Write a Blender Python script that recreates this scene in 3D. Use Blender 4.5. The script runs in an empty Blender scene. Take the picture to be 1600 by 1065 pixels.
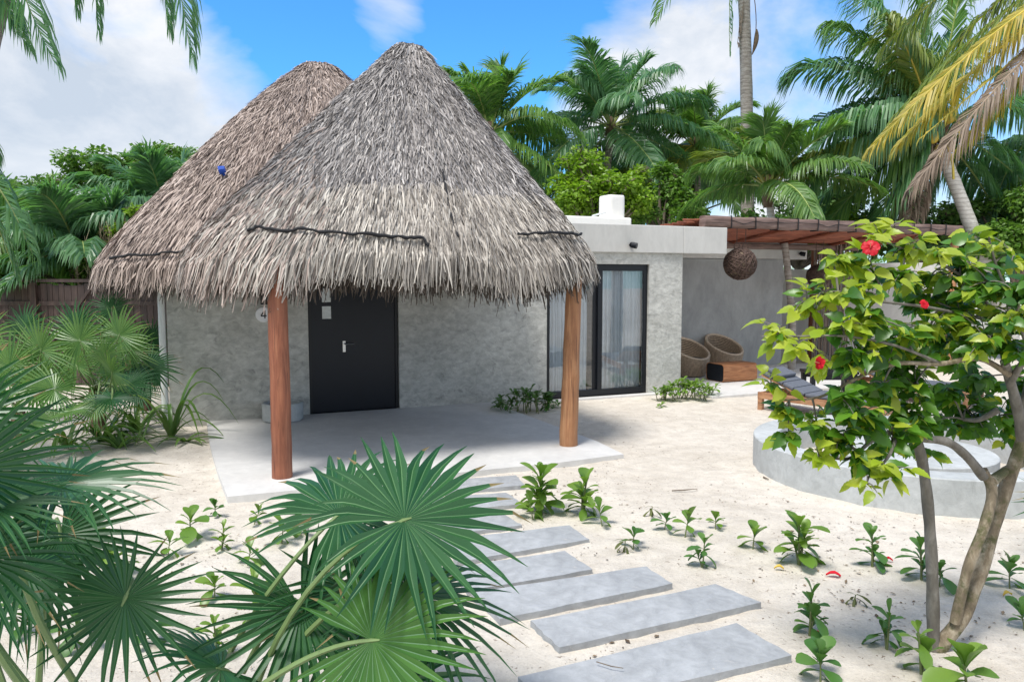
import bpy, math, random
import numpy as np
from mathutils import Vector as V, Matrix, noise as MN
C = bpy.context.scene.collection
rad = math.radians

# ------------------------------------------------------------------ camera maths
FL = 1180.0; CH = 2.0; PITCH = math.atan(97.5/FL)
def ray(px, py):
    x = (px-800)/FL; y = -(py-532.5)/FL
    return V((x, math.cos(PITCH)+y*math.sin(PITCH), -math.sin(PITCH)+y*math.cos(PITCH)))
def G(px, py, z=0.0):            # survey point on a level plane
    d = ray(px, py); t = (z-CH)/d.z
    return V((d.x*t, d.y*t, z))
def P(px, py, Y):                # survey point at a measured depth
    d = ray(px, py); t = Y/d.y
    return V((d.x*t, Y, CH+d.z*t))
# wall frame: u along the front wall, v into the house
W0 = V((-4.59, 10.03, 0)); WA = rad(23.0)
UD = V((math.cos(WA), math.sin(WA), 0)); VD = V((-math.sin(WA), math.cos(WA), 0)); ZD = V((0,0,1))
def U(u, v, z=0.0): return W0 + UD*u + VD*v + ZD*z

# ------------------------------------------------------------------ mesh builder
class MB:
    def __init__(s): s.v=[]; s.f=[]; s.m=[]
    def quad(s, pts, m=0):
        b=len(s.v); s.v.extend([tuple(p) for p in pts]); s.f.append(tuple(range(b,b+len(pts)))); s.m.append(m)
    def grid(s, rows, m=0, closed=False):
        b=len(s.v); n=len(rows[0])
        for r in rows: s.v.extend([tuple(p) for p in r])
        for i in range(len(rows)-1):
            for j in range(n if closed else n-1):
                k=(j+1)%n
                s.f.append((b+i*n+j, b+i*n+k, b+(i+1)*n+k, b+(i+1)*n+j)); s.m.append(m)
    def box(s, o, ax, ay, az, m=0):
        """o corner, three edge vectors"""
        c=[o, o+ax, o+ax+ay, o+ay, o+az, o+ax+az, o+ax+ay+az, o+ay+az]
        b=len(s.v); s.v.extend([tuple(p) for p in c])
        for q in ((0,3,2,1),(4,5,6,7),(0,1,5,4),(1,2,6,5),(2,3,7,6),(3,0,4,7)):
            s.f.append(tuple(b+i for i in q)); s.m.append(m)
    def ub(s, u0,u1,v0,v1,z0,z1,m=0):
        s.box(U(u0,v0,z0), UD*(u1-u0), VD*(v1-v0), ZD*(z1-z0), m)
    def tube(s, pts, rr, n=8, m=0, cap=True, wob=0, rng=None):
        pts=[V(p) for p in pts]; rows=[]
        if not hasattr(rr,'__len__'): rr=[rr]*len(pts)
        up=V((0.3,0.2,1)).normalized(); x=None
        for i,p in enumerate(pts):
            t=(pts[min(i+1,len(pts)-1)]-pts[max(i-1,0)]).normalized()
            if x is None:
                x=t.cross(V((1,0.1,0)) if abs(t.x)<.8 else V((0,0,1))).normalized()
            else: x=(x-t*x.dot(t)).normalized()
            y=t.cross(x)
            rows.append([p+(x*math.cos(a)+y*math.sin(a))*(rr[i]*(1+(wob*rng.uniform(-1,1) if rng else 0))) for a in [2*math.pi*k/n for k in range(n)]])
        s.grid(rows, m, True)
        if cap:
            s.quad(rows[0][::-1], m); s.quad(rows[-1], m)
    def lathe(s, c, prof, n=32, m=0):
        rows=[[V(c)+V((r*math.cos(2*math.pi*k/n), r*math.sin(2*math.pi*k/n), z)) for k in range(n)] for r,z in prof]
        s.grid(rows, m, True)
    def arrays(s, verts, faces, m=0):
        b=len(s.v); s.v.extend(map(tuple,verts)); s.f.extend(tuple(int(i)+b for i in f) for f in faces); s.m.extend([m]*len(faces))

def new(name, o, parent):
    C.objects.link(o)
    if parent is not None: o.parent = parent
    return o
def wpos(o):
    p=V((0,0,0))
    while o is not None: p=p+o.location; o=o.parent
    return p
def obj(name, mb, mats, parent=None, smooth=False, bevel=0, origin=None):
    """one mesh object; builder coordinates are world coordinates"""
    off = wpos(parent) if parent is not None else V((0,0,0))
    org = V(origin) if origin is not None else (off if parent is not None else V((0,0,0)))
    me = bpy.data.meshes.new(name)
    a = np.array(mb.v, dtype=float) - np.array(org)
    me.from_pydata(a.tolist(), [], mb.f)
    mats = mats if isinstance(mats,(list,tuple)) else [mats]
    for m in mats: me.materials.append(m)
    if len(mats)>1: me.polygons.foreach_set('material_index', np.array(mb.m, dtype=np.int32))
    if smooth: me.polygons.foreach_set('use_smooth', np.ones(len(mb.f), dtype=bool))
    me.update()
    o = bpy.data.objects.new(name, me); new(name, o, parent); o.location = org-off
    if bevel:
        b=o.modifiers.new('Bevel','BEVEL'); b.width=bevel; b.segments=2; b.limit_method='ANGLE'
    return o
def tag(o, label=None, cat=None, group=None, kind=None):
    if label: o['label']=label
    if cat: o['category']=cat
    if group: o['group']=group
    if kind: o['kind']=kind
    return o
def thing(name, label, cat, loc=(0,0,0), group=None):
    o=bpy.data.objects.new(name,None); o.empty_display_size=.1; C.objects.link(o); o.location=loc
    return tag(o,label,cat,group)
def bez(a,b,c,n): return [a*(1-t)**2+b*(2*t*(1-t))+c*t*t for t in [i/(n-1) for i in range(n)]]
def bez3(a,b,c,d,n): return [a*(1-t)**3+b*(3*t*(1-t)**2)+c*(3*t*t*(1-t))+d*t**3 for t in [i/(n-1) for i in range(n)]]

# ------------------------------------------------------------------ materials
def nm(name):
    m=bpy.data.materials.new(name); m.use_nodes=True; nt=m.node_tree
    return m, nt, nt.nodes['Principled BSDF'], nt.nodes['Material Output']
def N(nt, t, **k):
    n=nt.nodes.new(t)
    for a,b in k.items():
        if hasattr(n,a): setattr(n,a,b)
        else: n.inputs[a.replace('_',' ')].default_value=b
    return n
def ramp(nt, fac, stops):
    r=nt.nodes.new('ShaderNodeValToRGB'); e=r.color_ramp.elements
    while len(e)<len(stops): e.new(.5)
    for i,(p,c) in enumerate(stops): e[i].position=p; e[i].color=(*c,1)
    nt.links.new(fac, r.inputs[0]); return r.outputs[0]
def coords(nt, scale=(1,1,1)):
    tc=nt.nodes.new('ShaderNodeTexCoord'); mp=nt.nodes.new('ShaderNodeMapping'); mp.inputs['Scale'].default_value=scale
    nt.links.new(tc.outputs['Object'], mp.inputs[0]); return mp.outputs[0]
def noise(nt, co, scale, detail=6, rough=.55, dist=0):
    n=nt.nodes.new('ShaderNodeTexNoise'); n.inputs['Scale'].default_value=scale; n.inputs['Detail'].default_value=detail
    n.inputs['Roughness'].default_value=rough; n.inputs['Distortion'].default_value=dist
    nt.links.new(co, n.inputs['Vector']); return n.outputs[0]
def mixc(nt, fac, a, b, mode='MIX'):
    m=nt.nodes.new('ShaderNodeMix'); m.data_type='RGBA'; m.blend_type=mode
    for s,i in ((fac,0),(a,6),(b,7)):
        if hasattr(s,'links'): nt.links.new(s, m.inputs[i])
        else: m.inputs[i].default_value = s if i==0 else (*s,1)
    return m.outputs[2]
def bump(nt, h, strength, dist, bs, prev=None):
    b=nt.nodes.new('ShaderNodeBump'); b.inputs['Strength'].default_value=strength; b.inputs['Distance'].default_value=dist
    nt.links.new(h,b.inputs['Height'])
    if prev is not None: nt.links.new(prev,b.inputs['Normal'])
    nt.links.new(b.outputs[0], bs.inputs['Normal']); return b.outputs[0]
def plain(name, col, rough=.6, metal=0, spec=.5, var=.12, vscale=6, bmp=0, bscale=60):
    m,nt,bs,_=nm(name); co=coords(nt)
    n=noise(nt,co,vscale)
    bs.inputs['Roughness'].default_value=rough; bs.inputs['Metallic'].default_value=metal; bs.inputs['Specular IOR Level'].default_value=spec
    c=ramp(nt,n,[(.3,tuple(x*(1-var) for x in col)),(.7,tuple(min(1,x*(1+var)) for x in col))])
    nt.links.new(c,bs.inputs['Base Color'])
    if bmp: bump(nt,noise(nt,co,bscale,4),bmp,.01,bs)
    return m
def leafm(name, c1, c2, transl=.3, rough=.42, spec=.5, tcol=None, vein=0):
    m,nt,bs,out=nm(name)
    g=nt.nodes.new('ShaderNodeNewGeometry')
    c=ramp(nt,g.outputs['Random Per Island'],[(0,c1),(1,c2)])
    co=coords(nt)
    c=mixc(nt,.35,c,ramp(nt,noise(nt,co,2.2,3),[(.3,(.55,.6,.55)),(.7,(1.25,1.2,1.1))]),'MULTIPLY')
    nt.links.new(c,bs.inputs['Base Color']); bs.inputs['Roughness'].default_value=rough; bs.inputs['Specular IOR Level'].default_value=spec
    if transl>0:
        tr=nt.nodes.new('ShaderNodeBsdfTranslucent'); mx=nt.nodes.new('ShaderNodeMixShader'); mx.inputs[0].default_value=transl
        tc=mixc(nt,1.0,c,tcol or (1.5,1.7,.7),'MULTIPLY'); nt.links.new(tc,tr.inputs[0])
        nt.links.new(bs.outputs[0],mx.inputs[1]); nt.links.new(tr.outputs[0],mx.inputs[2]); nt.links.new(mx.outputs[0],out.inputs[0])
    return m
def concrete(name, dark, light, scale=1.6, stain=None, rough=.7, bmp=.15, fine=.25, streak=(1,1,.45), stain_pos=(.54,.7)):
    m,nt,bs,_=nm(name); co=coords(nt,streak)
    n1=noise(nt,co,scale,9,.66,.6); n2=noise(nt,co,scale*7,8,.7,.4)
    c=ramp(nt,n1,[(.32,dark),(.68,light)])
    c=mixc(nt,fine,c,ramp(nt,n2,[(.35,(.45,.45,.45)),(.65,(1.3,1.3,1.3))]),'MULTIPLY')
    if stain:
        n3=noise(nt,co,scale*3.6,10,.76,.9)
        k=ramp(nt,n3,[(stain_pos[0],(0,0,0)),(stain_pos[1],(1,1,1))])
        c=mixc(nt,k,c,stain)
    nt.links.new(c,bs.inputs['Base Color']); bs.inputs['Roughness'].default_value=rough; bs.inputs['Specular IOR Level'].default_value=.3
    bump(nt,n2,bmp,.02,bs)
    return m
def wood(name, c1, c2, c3, scale=(14,14,1.0), rough=.6, ring=6):
    m,nt,bs,_=nm(name); co=coords(nt,scale)
    n=noise(nt,co,1.4,10,.65,.8); c=ramp(nt,n,[(.3,c1),(.5,c2),(.7,c3)])
    co2=coords(nt); k=noise(nt,co2,2.0,4)
    c=mixc(nt,.55,c,ramp(nt,k,[(.3,(.6,.55,.5)),(.7,(1.25,1.2,1.15))]),'MULTIPLY')
    ck=noise(nt,coords(nt,tuple(x*2.2 if x>5 else x*.7 for x in scale)),1.6,5,.6,.5); c=mixc(nt,ramp(nt,ck,[(.62,(0,0,0)),(.68,(.8,.8,.8))]),c,tuple(x*.35 for x in c1))
    nt.links.new(c,bs.inputs['Base Color']); bs.inputs['Roughness'].default_value=rough
    bump(nt,n,.5,.01,bs); return m

M={}
M['wall']=concrete('chukum_plaster',(.44,.435,.40),(.60,.595,.555),1.3,(.21,.21,.20),.72,.7,.45,(1,1,1.5),(.55,.73))
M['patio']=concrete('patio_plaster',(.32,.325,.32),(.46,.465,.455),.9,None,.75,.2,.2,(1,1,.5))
M['fascia']=concrete('pale_plaster',(.52,.51,.48),(.63,.62,.59),.8,None,.75,.12,.15)
M['white']=plain('white_plaster',(.78,.76,.72),.8,var=.05)
M['gwall']=concrete('garden_wall_plaster',(.55,.54,.51),(.68,.67,.64),.6,None,.8,.1,.15)
M['slab']=concrete('porch_concrete',(.56,.55,.53),(.68,.665,.64),1.1,None,.6,.08,.15,(1,1,1))
M['stone']=concrete('paver_concrete',(.32,.33,.34),(.45,.458,.466),1.4,(.60,.545,.48),.66,.4,.35,(1,1,1),(.63,.72))
M['pool']=concrete('pool_concrete',(.40,.415,.41),(.53,.545,.54),1.5,(.30,.31,.30),.7,.3,.25,(1,1,1),(.56,.75))
M['post']=wood('hardwood_red',(.16,.050,.025),(.28,.098,.05),(.38,.16,.085),(16,16,1.1))
M['post2']=wood('hardwood_orange',(.24,.10,.045),(.40,.19,.085),(.52,.29,.15),(16,16,1.1))
M['beam']=wood('weathered_beam',(.10,.06,.048),(.19,.125,.105),(.28,.20,.175),(1.2,1.2,14))
M['stick']=wood('red_sticks',(.16,.045,.025),(.28,.085,.045),(.36,.13,.07),(2,2,10))
M['log']=wood('log_wood',(.17,.065,.025),(.33,.14,.055),(.45,.22,.10),(2,2,16))
M['teak']=wood('teak',(.26,.12,.06),(.40,.21,.11),(.5,.29,.16),(3,3,12))
M['fencew']=wood('fence_wood',(.03,.020,.017),(.062,.040,.034),(.10,.068,.058),(9,9,1))
M['bamboo']=wood('grey_poles',(.12,.09,.07),(.24,.19,.155),(.36,.30,.25),(14,14,1))
M['door']=plain('door_paint',(.003,.006,.013),.35,spec=.35,var=.1)
M['black']=plain('black_metal',(.006,.008,.012),.4,spec=.4,var=.1)
M['steel']=plain('brushed_steel',(.62,.62,.62),.3,1,var=.05)
M['paper']=plain('card',(.66,.70,.70),.6,var=.12,vscale=20)
M['sign']=plain('sign_enamel',(.82,.82,.84),.4,var=.02)
M['ink']=plain('sign_ink',(.03,.03,.035),.5,var=0)
M['pipe']=plain('pvc',(.72,.73,.72),.45,var=.06)
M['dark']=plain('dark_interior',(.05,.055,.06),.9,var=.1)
M['ropem']=plain('tar_rope',(.012,.012,.014),.8,var=.3,bmp=.6,bscale=80)
M['blue']=plain('blue_plastic',(.01,.07,.42),.4,var=.1)
M['cush']=plain('grey_canvas',(.115,.125,.15),.9,var=.12,vscale=30)
M['soil']=plain('potting_soil',(.04,.03,.022),.95,var=.4,bmp=.8,bscale=50)
M['red']=leafm('hibiscus_red',(.62,.006,.02),(.72,.02,.04),.25,.5,.3,(1.1,.6,.6))
M['pistil']=plain('pistil',(.75,.35,.2),.6)
M['yellow']=leafm('yellow_leaf',(.65,.42,.05),(.7,.5,.1),.2)
M['dry']=leafm('dry_litter',(.07,.045,.028),(.30,.22,.14),0,.9)
M['coco']=plain('coconut_husk',(.55,.40,.05),.5,var=.2)
# plants
M['palmA']=leafm('coconut_leaf',(.085,.19,.06),(.21,.35,.095),.42,.38,.5)
M['palmB']=leafm('coconut_leaf_bluish',(.07,.175,.09),(.16,.31,.145),.40,.36,.55)
M['palmY']=leafm('coconut_leaf_yellowgreen',(.12,.19,.035),(.24,.28,.05),.3,.4)
M['palmG']=leafm('coconut_leaf_golden',(.26,.27,.04),(.54,.40,.08),.3,.5)
M['palmD']=leafm('coconut_leaf_dead',(.17,.125,.095),(.34,.27,.215),.1,.8,.2,(1,1,1))
M['rach']=plain('frond_stalk',(.30,.36,.11),.5,var=.2)
M['rachY']=plain('frond_stalk_yellow',(.55,.42,.06),.5,var=.2)
M['rachD']=plain('frond_stalk_dead',(.30,.23,.17),.7,var=.2)
M['fan']=leafm('fan_leaf',(.014,.080,.026),(.040,.132,.044),.24,.37,.6,(1.3,1.7,.8))
M['fanY']=leafm('fan_leaf_young',(.05,.15,.03),(.085,.2,.045),.3,.4,.5)
M['fanM']=leafm('fan_leaf_midgreen',(.09,.20,.055),(.18,.31,.085),.3,.36,.5)
M['petiole']=plain('fan_stalk',(.17,.25,.09),.45,var=.15)
M['rib']=leafm('fan_rib',(.05,.15,.05),(.08,.20,.07),.1,.4)
M['tip']=leafm('dry_leaf_tip',(.16,.12,.05),(.30,.23,.11),.15,.6)
M['seed']=leafm('beach_plant_leaf',(.10,.20,.03),(.19,.30,.055),.32,.36,.5)
M['seedD']=leafm('beach_plant_leaf_dark',(.05,.14,.03),(.11,.22,.05),.28,.36,.5)
M['seedW']=leafm('beach_plant_leaf_wilted',(.07,.09,.03),(.15,.16,.06),.2,.6,.3)
M['seedS']=plain('beach_plant_stem',(.14,.17,.06),.6,var=.2)
M['hib']=leafm('hibiscus_leaf',(.028,.10,.014),(.11,.25,.024),.36,.34,.5,(1.7,1.8,.5))
M['hibY']=leafm('hibiscus_leaf_young',(.24,.36,.025),(.44,.50,.06),.4,.36,.5,(1.5,1.5,.5))
M['strap']=leafm('strap_leaf',(.06,.15,.03),(.16,.26,.06),.3,.38)
M['treeA']=leafm('broad_leaf_lime',(.14,.26,.02),(.26,.40,.035),.35,.45)
M['treeB']=leafm('broad_leaf_green',(.075,.18,.03),(.18,.31,.055),.3,.45)
M['treeC']=leafm('broad_leaf_dark',(.06,.15,.04),(.15,.26,.065),.28,.45)
M['straw']=leafm('dry_plume',(.30,.23,.15),(.46,.38,.27),.2,.8,.2,(1,1,1))
def bark(name,c1,c2,c3,ring=0,moss=None):
    m,nt,bs,_=nm(name); co=coords(nt,(3,3,8) if ring else (8,8,3))
    n=noise(nt,co,2.0,9,.65,.5); c=ramp(nt,n,[(.3,c1),(.5,c2),(.7,c3)])
    if ring:
        w=nt.nodes.new('ShaderNodeTexWave'); w.bands_direction='Z'; w.inputs['Scale'].default_value=ring; w.inputs['Distortion'].default_value=3
        w.inputs['Detail'].default_value=3; nt.links.new(coords(nt),w.inputs[0])
        c=mixc(nt,.45,c,ramp(nt,w.outputs[1],[(0,(.45,.42,.4)),(.35,(1,1,1))]),'MULTIPLY')
    if moss:
        k=ramp(nt,noise(nt,coords(nt),9,6,.7),[(.5,(0,0,0)),(.62,(1,1,1))]); c=mixc(nt,k,c,moss)
    nt.links.new(c,bs.inputs['Base Color']); bs.inputs['Roughness'].default_value=.85
    bump(nt,n,.6,.02,bs); return m
M['trunk']=bark('palm_bark',(.20,.17,.145),(.34,.30,.26),(.48,.44,.39),3.2)
M['trunkW']=bark('pale_palm_bark',(.45,.42,.38),(.60,.57,.53),(.72,.70,.66),3.2)
M['bark']=bark('tree_bark',(.10,.075,.055),(.17,.135,.10),(.26,.21,.16))
M['hibbark']=bark('hibiscus_bark',(.10,.078,.05),(.24,.19,.125),(.46,.40,.30),0,(.10,.10,.04))
M['hibgrey']=bark('hibiscus_grey_bark',(.09,.08,.065),(.16,.145,.12),(.25,.23,.20))
M['fibre']=plain('palm_fibre',(.16,.11,.07),.9,var=.4,vscale=12,bmp=.7,bscale=30)

def thatchm(name,stops):
    m,nt,bs,out=nm(name); g=nt.nodes.new('ShaderNodeNewGeometry')
    c=ramp(nt,g.outputs['Random Per Island'],stops)
    k=noise(nt,coords(nt),1.1,6,.65)
    c=mixc(nt,.7,c,ramp(nt,k,[(.3,(.62,.61,.62)),(.7,(1.2,1.2,1.2))]),'MULTIPLY')
    nt.links.new(c,bs.inputs['Base Color']); bs.inputs['Roughness'].default_value=.75; bs.inputs['Specular IOR Level'].default_value=.25
    return m
M['thatch']=thatchm('grey_thatch',[(0,(.115,.107,.102)),(.3,(.235,.217,.206)),(.7,(.38,.353,.335)),(1,(.56,.525,.49))])
M['thatchF']=thatchm('straw_thatch',[(0,(.16,.142,.125)),(.3,(.30,.27,.235)),(.7,(.44,.40,.35)),(1,(.60,.555,.485))])
M['thatchR']=thatchm('rust_thatch',[(0,(.13,.10,.086)),(.3,(.29,.228,.195)),(.7,(.45,.365,.315)),(1,(.61,.51,.445))])
M['under']=plain('thatch_core',(.07,.055,.042),.95,var=.3,vscale=9,bmp=.6,bscale=40)

def sandm():
    m,nt,bs,_=nm('sand'); co=coords(nt)
    big=noise(nt,co,.45,6,.6,.4); mid=noise(nt,co,5,8,.7); fine=noise(nt,co,70,4,.7); spk=noise(nt,co,26,3,.6,.6)
    c=ramp(nt,big,[(.3,(.565,.51,.435)),(.7,(.70,.645,.565))])
    c=mixc(nt,.48,c,ramp(nt,mid,[(.3,(.66,.63,.60)),(.6,(1.12,1.12,1.12))]),'MULTIPLY')
    c=mixc(nt,.3,c,ramp(nt,fine,[(.3,(.6,.58,.56)),(.65,(1.15,1.15,1.15))]),'MULTIPLY')
    area=ramp(nt,noise(nt,co,.8,4,.6),[(.36,(.1,.1,.1)),(.56,(1,1,1))])
    s=ramp(nt,spk,[(.64,(0,0,0)),(.68,(1,1,1))])
    s=mixc(nt,1.0,s,area,'MULTIPLY')
    c=mixc(nt,s,c,(.20,.15,.11))
    nt.links.new(c,bs.inputs['Base Color']); bs.inputs['Roughness'].default_value=.95; bs.inputs['Specular IOR Level'].default_value=.1
    b=bump(nt,mid,.65,.06,bs); bump(nt,fine,.5,.008,bs,b)
    return m
M['sand']=sandm()
def glassm():
    m,nt,bs,out=nm('window_glass')
    tr=nt.nodes.new('ShaderNodeBsdfTransparent'); tr.inputs[0].default_value=(.93,.96,.98,1)
    gl=nt.nodes.new('ShaderNodeBsdfGlossy'); gl.inputs['Roughness'].default_value=.01
    fr=nt.nodes.new('ShaderNodeFresnel'); fr.inputs[0].default_value=1.55
    ad=nt.nodes.new('ShaderNodeMath'); ad.operation='ADD'; ad.inputs[1].default_value=.05; nt.links.new(fr.outputs[0],ad.inputs[0])
    mx=nt.nodes.new('ShaderNodeMixShader'); nt.links.new(ad.outputs[0],mx.inputs[0])
    nt.links.new(tr.outputs[0],mx.inputs[1]); nt.links.new(gl.outputs[0],mx.inputs[2]); nt.links.new(mx.outputs[0],out.inputs[0])
    return m
M['glass']=glassm()
M['curtain']=leafm('sheer_curtain',(.88,.91,.96),(.88,.91,.96),.05,.9,.1,(1,1,1))  # faint blue of the reflected sky is put into the cloth colour
def wicker(name,a,b):
    m,nt,bs,_=nm(name); co=coords(nt)
    w=nt.nodes.new('ShaderNodeTexBrick'); w.inputs['Scale'].default_value=1; w.inputs['Brick Width'].default_value=.045; w.inputs['Row Height'].default_value=.022; w.inputs['Mortar Size'].default_value=.005
    w.inputs['Color1'].default_value=(*a,1); w.inputs['Color2'].default_value=(*b,1); w.inputs['Mortar'].default_value=(.03,.02,.014,1)
    uvn=nt.nodes.new('ShaderNodeUVMap'); nt.links.new(uvn.outputs[0],w.inputs[0])
    nt.links.new(w.outputs[0],bs.inputs['Base Color']); bs.inputs['Roughness'].default_value=.6
    return m
M['wickA']=plain('rattan_strand',(.40,.30,.21),.6,var=.3,vscale=25)
M['wickB']=plain('rattan_core',(.20,.15,.10),.8,var=.3,vscale=25)
M['wickRim']=plain('rattan_rim',(.48,.38,.28),.6,var=.2,vscale=25)
M['vine']=plain('vine_strand',(.10,.062,.048),.8,var=.35,vscale=20)

# ------------------------------------------------------------------ ground
def axis(lo,hi,flo,fhi,st):
    a=list(np.arange(flo,fhi,st)); d=st; x=flo
    left=[]
    while x>lo: d*=1.35; x-=d; left.append(x)
    right=[]; d=st; x=a[-1]
    while x<hi: d*=1.35; x+=d; right.append(x)
    return left[::-1]+a+right
xs=axis(-400,400,-5,7,.06); ys=axis(-60,600,1.6,13.5,.06)
def gz(x,y):
    k=max(0,min(1,(15-y)/3))*max(0,min(1,(9-abs(x))/2))
    h=(.012*MN.noise(V((x*.9,y*.9,0)))+.012*MN.noise(V((x*2.7,y*2.7,3)))+.014*MN.noise(V((x*6.5,y*6.5,7))))*.85
    return h*k-.004
mb=MB(); mb.grid([[V((x,y,gz(x,y))) for x in xs] for y in ys])
tag(obj('sand_ground',mb,M['sand'],smooth=True),'pale sand ground spreading round the house and path','sand',kind='structure')

# porch slab
mb=MB(); n=24
prf=[(.45,.0),(.45,-1.0),(.47,-2),(.50,-3.0),(.55,-3.93),(1.6,-3.97),(2.8,-3.94),(3.9,-3.96),(4.68,-3.9),(4.74,-3.2),(4.70,-2.2),(4.66,-1.2),(4.6,-.003),]
top=[U(u,v,.055) for u,v in prf]; bot=[U(u,v,-.05) for u,v in prf]
mb.quad(top); 
for i in range(len(prf)): j=(i+1)%len(prf); mb.quad([bot[i],bot[j],top[j],top[i]])
tag(obj('porch_slab',mb,M['slab'],bevel=.012),'smooth grey concrete porch slab in front of the black door','slab',kind='structure')
mb=MB(); mb.ub(8.25,13.5,-.85,2.36,-.05,.045); mb.ub(5.5,8.24,-.12,-.003,-.05,.03)
tag(obj('patio_floor',mb,M['slab'],bevel=.01),'grey concrete patio floor under the pergola','floor',kind='structure')

# stepping slabs
SL=[([(808,1057),(1150,973),(1238,1023),(862,1112)],'nearest and lowest grey stepping slab, with a thin twig lying on it'),
    ([(830,969),(1119,912),(1190,940),(873,1011)],'long grey stepping slab second from the camera, its corner pointing at the thick tree'),
    ([(735,925),(1009,884),(1051,911),(781,966)],'grey stepping slab third from the camera, just above the second long one'),
    ([(705,886),(882,860),(926,889),(730,922)],'dark grey stepping slab fourth from the camera, left end behind fan palm leaves'),
    ([(690,843),(889,820),(920,842),(715,877)],'grey stepping slab fifth from the camera, below the tall two tier seedling'),
    ([(660,815),(788,803),(816,820),(680,836)],'short grey stepping slab mostly behind the fan palm tips'),
    ([(655,779),(791,769),(818,787),(670,800)],'grey stepping slab second from the porch edge'),
    ([(650,752),(806,742),(820,757),(664,772)],'grey stepping slab next to the porch edge')]
for k,(q,lab) in enumerate(SL):
    r=random.Random(k); zt=.036 if k<3 else .030
    c=[G(x,y,zt) for x,y in q]; mb=MB()
    ring=[]
    for i in range(4):
        a,b=c[i],c[(i+1)%4]
        for t in [j/8 for j in range(8)]: ring.append(a.lerp(b,t)+V((r.uniform(-.006,.006),r.uniform(-.006,.006),0)))
    low=[p+V((0,0,-.09)) for p in ring]; mb.quad(ring[::-1]) if False else mb.quad(ring)
    for i in range(len(ring)): j=(i+1)%len(ring); mb.quad([low[i],low[j],ring[j],ring[i]])
    cen=sum(c,V((0,0,0)))/4; cen.z=0
    o=obj('stepping_slab',mb,M['stone'],origin=cen,bevel=.007); tag(o,lab,'paving slab','concrete stepping slabs across the sand')

# ------------------------------------------------------------------ house
house=thing('house','low grey plaster house with two pointed thatched roofs and a flat roofed wing','house',U(0,0))
mb=MB(); T=.2
mb.ub(0,1.83,0,T,-.1,2.45); mb.ub(1.83,3.15,0,T,2.12,2.45); mb.ub(3.15,5.60,0,T,-.1,2.45)
mb.ub(5.60,7.54,0,T,2.24,2.45); mb.ub(7.54,8.22,0,T,-.1,2.428)
mb.ub(8.02,8.22,T+.001,5.2,-.1,2.42); mb.ub(0,.2,T+.001,5.2,-.1,2.44); mb.ub(.201,8.019,5.0,5.2,-.1,2.44)
obj('wall',mb,M['wall'],house)
mb=MB(); mb.ub(8.221,12.66,2.37,2.55,-.1,2.42); mb.ub(12.48,12.66,2.551,5,-.1,2.42)
obj('patio_wall',mb,M['patio'],house)
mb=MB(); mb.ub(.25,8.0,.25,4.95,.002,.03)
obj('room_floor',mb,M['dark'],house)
mb=MB(); mb.ub(4.9,8.2,-.05,5.25,2.432,2.90); mb.ub(8.2005,9.13,-.05,1.0,2.432,2.90)
obj('roof_slab',mb,M['fascia'],house,bevel=.012)
mb=MB(); mb.ub(8.205,13.28,2.30,5.2,2.432,2.86)
obj('roof_slab',mb,M['fascia'],house,bevel=.012)
mb=MB(); mb.ub(5.0,7.74,.9,3.0,2.903,3.10)
par=obj('parapet',mb,M['white'],house,bevel=.03)
mb=MB(); c=U(7.1,1.15,3.102)
def rrect(cx,cy,w,d,r,n=5):
    o=[]
    for sx,sy,a0 in ((1,1,0),(-1,1,90),(-1,-1,180),(1,-1,270)):
        for i in range(n):
            a=rad(a0+90*i/(n-1)); o.append((cx+sx*(w/2-r)+r*math.cos(a), cy+sy*(d/2-r)+r*math.sin(a)))
    return o
rows=[]
for z,k in ((0,1),(.36,1),(.40,.98),(.415,.93)):
    rows.append([U(7.52+x*k,1.25+y*k,3.102+z) for x,y in rrect(0,0,.36,.42,.08)])
mb.grid(rows,0,True); mb.quad(rows[-1]); obj('chimney',mb,M['white'],house,smooth=False)
mb=MB(); mb.tube([U(6.95,.95,3.11),U(7.3,1.1,3.20)],.02,6); obj('vent_pipe',mb,M['pipe'],house)
# spotlights on the fascia
for u,v,z in ((7.12,-.05,2.56),(13.05,2.30,2.56)):
    mb=MB(); p=U(u,v,z); mb.tube([p,p-VD*.05,p-VD*.06],[.022,.022,.05],10); mb.tube([p-VD*.06-UD*.01,p-VD*.13+UD*.05-ZD*.02],[.05,.05],12)
    obj('spotlight',mb,M['black'],house,smooth=False)
# down pipe at the left corner
mb=MB(); mb.tube([U(-.06,.03,-.05),U(-.06,.03,2.4)],.045,12); obj('drain_pipe',mb,M['pipe'],house,smooth=True)
# plaster bands round the door
# door
mb=MB(); mb.ub(1.834,3.146,.07,.12,.06,2.117)
door=obj('door',mb,M['door'],house,bevel=.004)
for a,b in ((1.834,1.875),(3.105,3.146)):
    mb=MB(); mb.ub(a,b,.045,.069,.06,2.117); obj('door_frame',mb,M['black'],door)
mb=MB(); mb.ub(2.325,2.365,.058,.069,.93,1.09); mb.tube([U(2.345,.06,1.05),U(2.345,.015,1.05),U(2.36,.010,1.05),U(2.48,.010,1.048)],.010,8)
obj('handle',mb,M['steel'],door)
for z0,z1 in ((1.42,1.60),(1.66,1.86)):
    mb=MB(); mb.ub(2.04,2.165,.062,.0695,z0,z1); obj('notice',mb,M['paper'],door)
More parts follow.
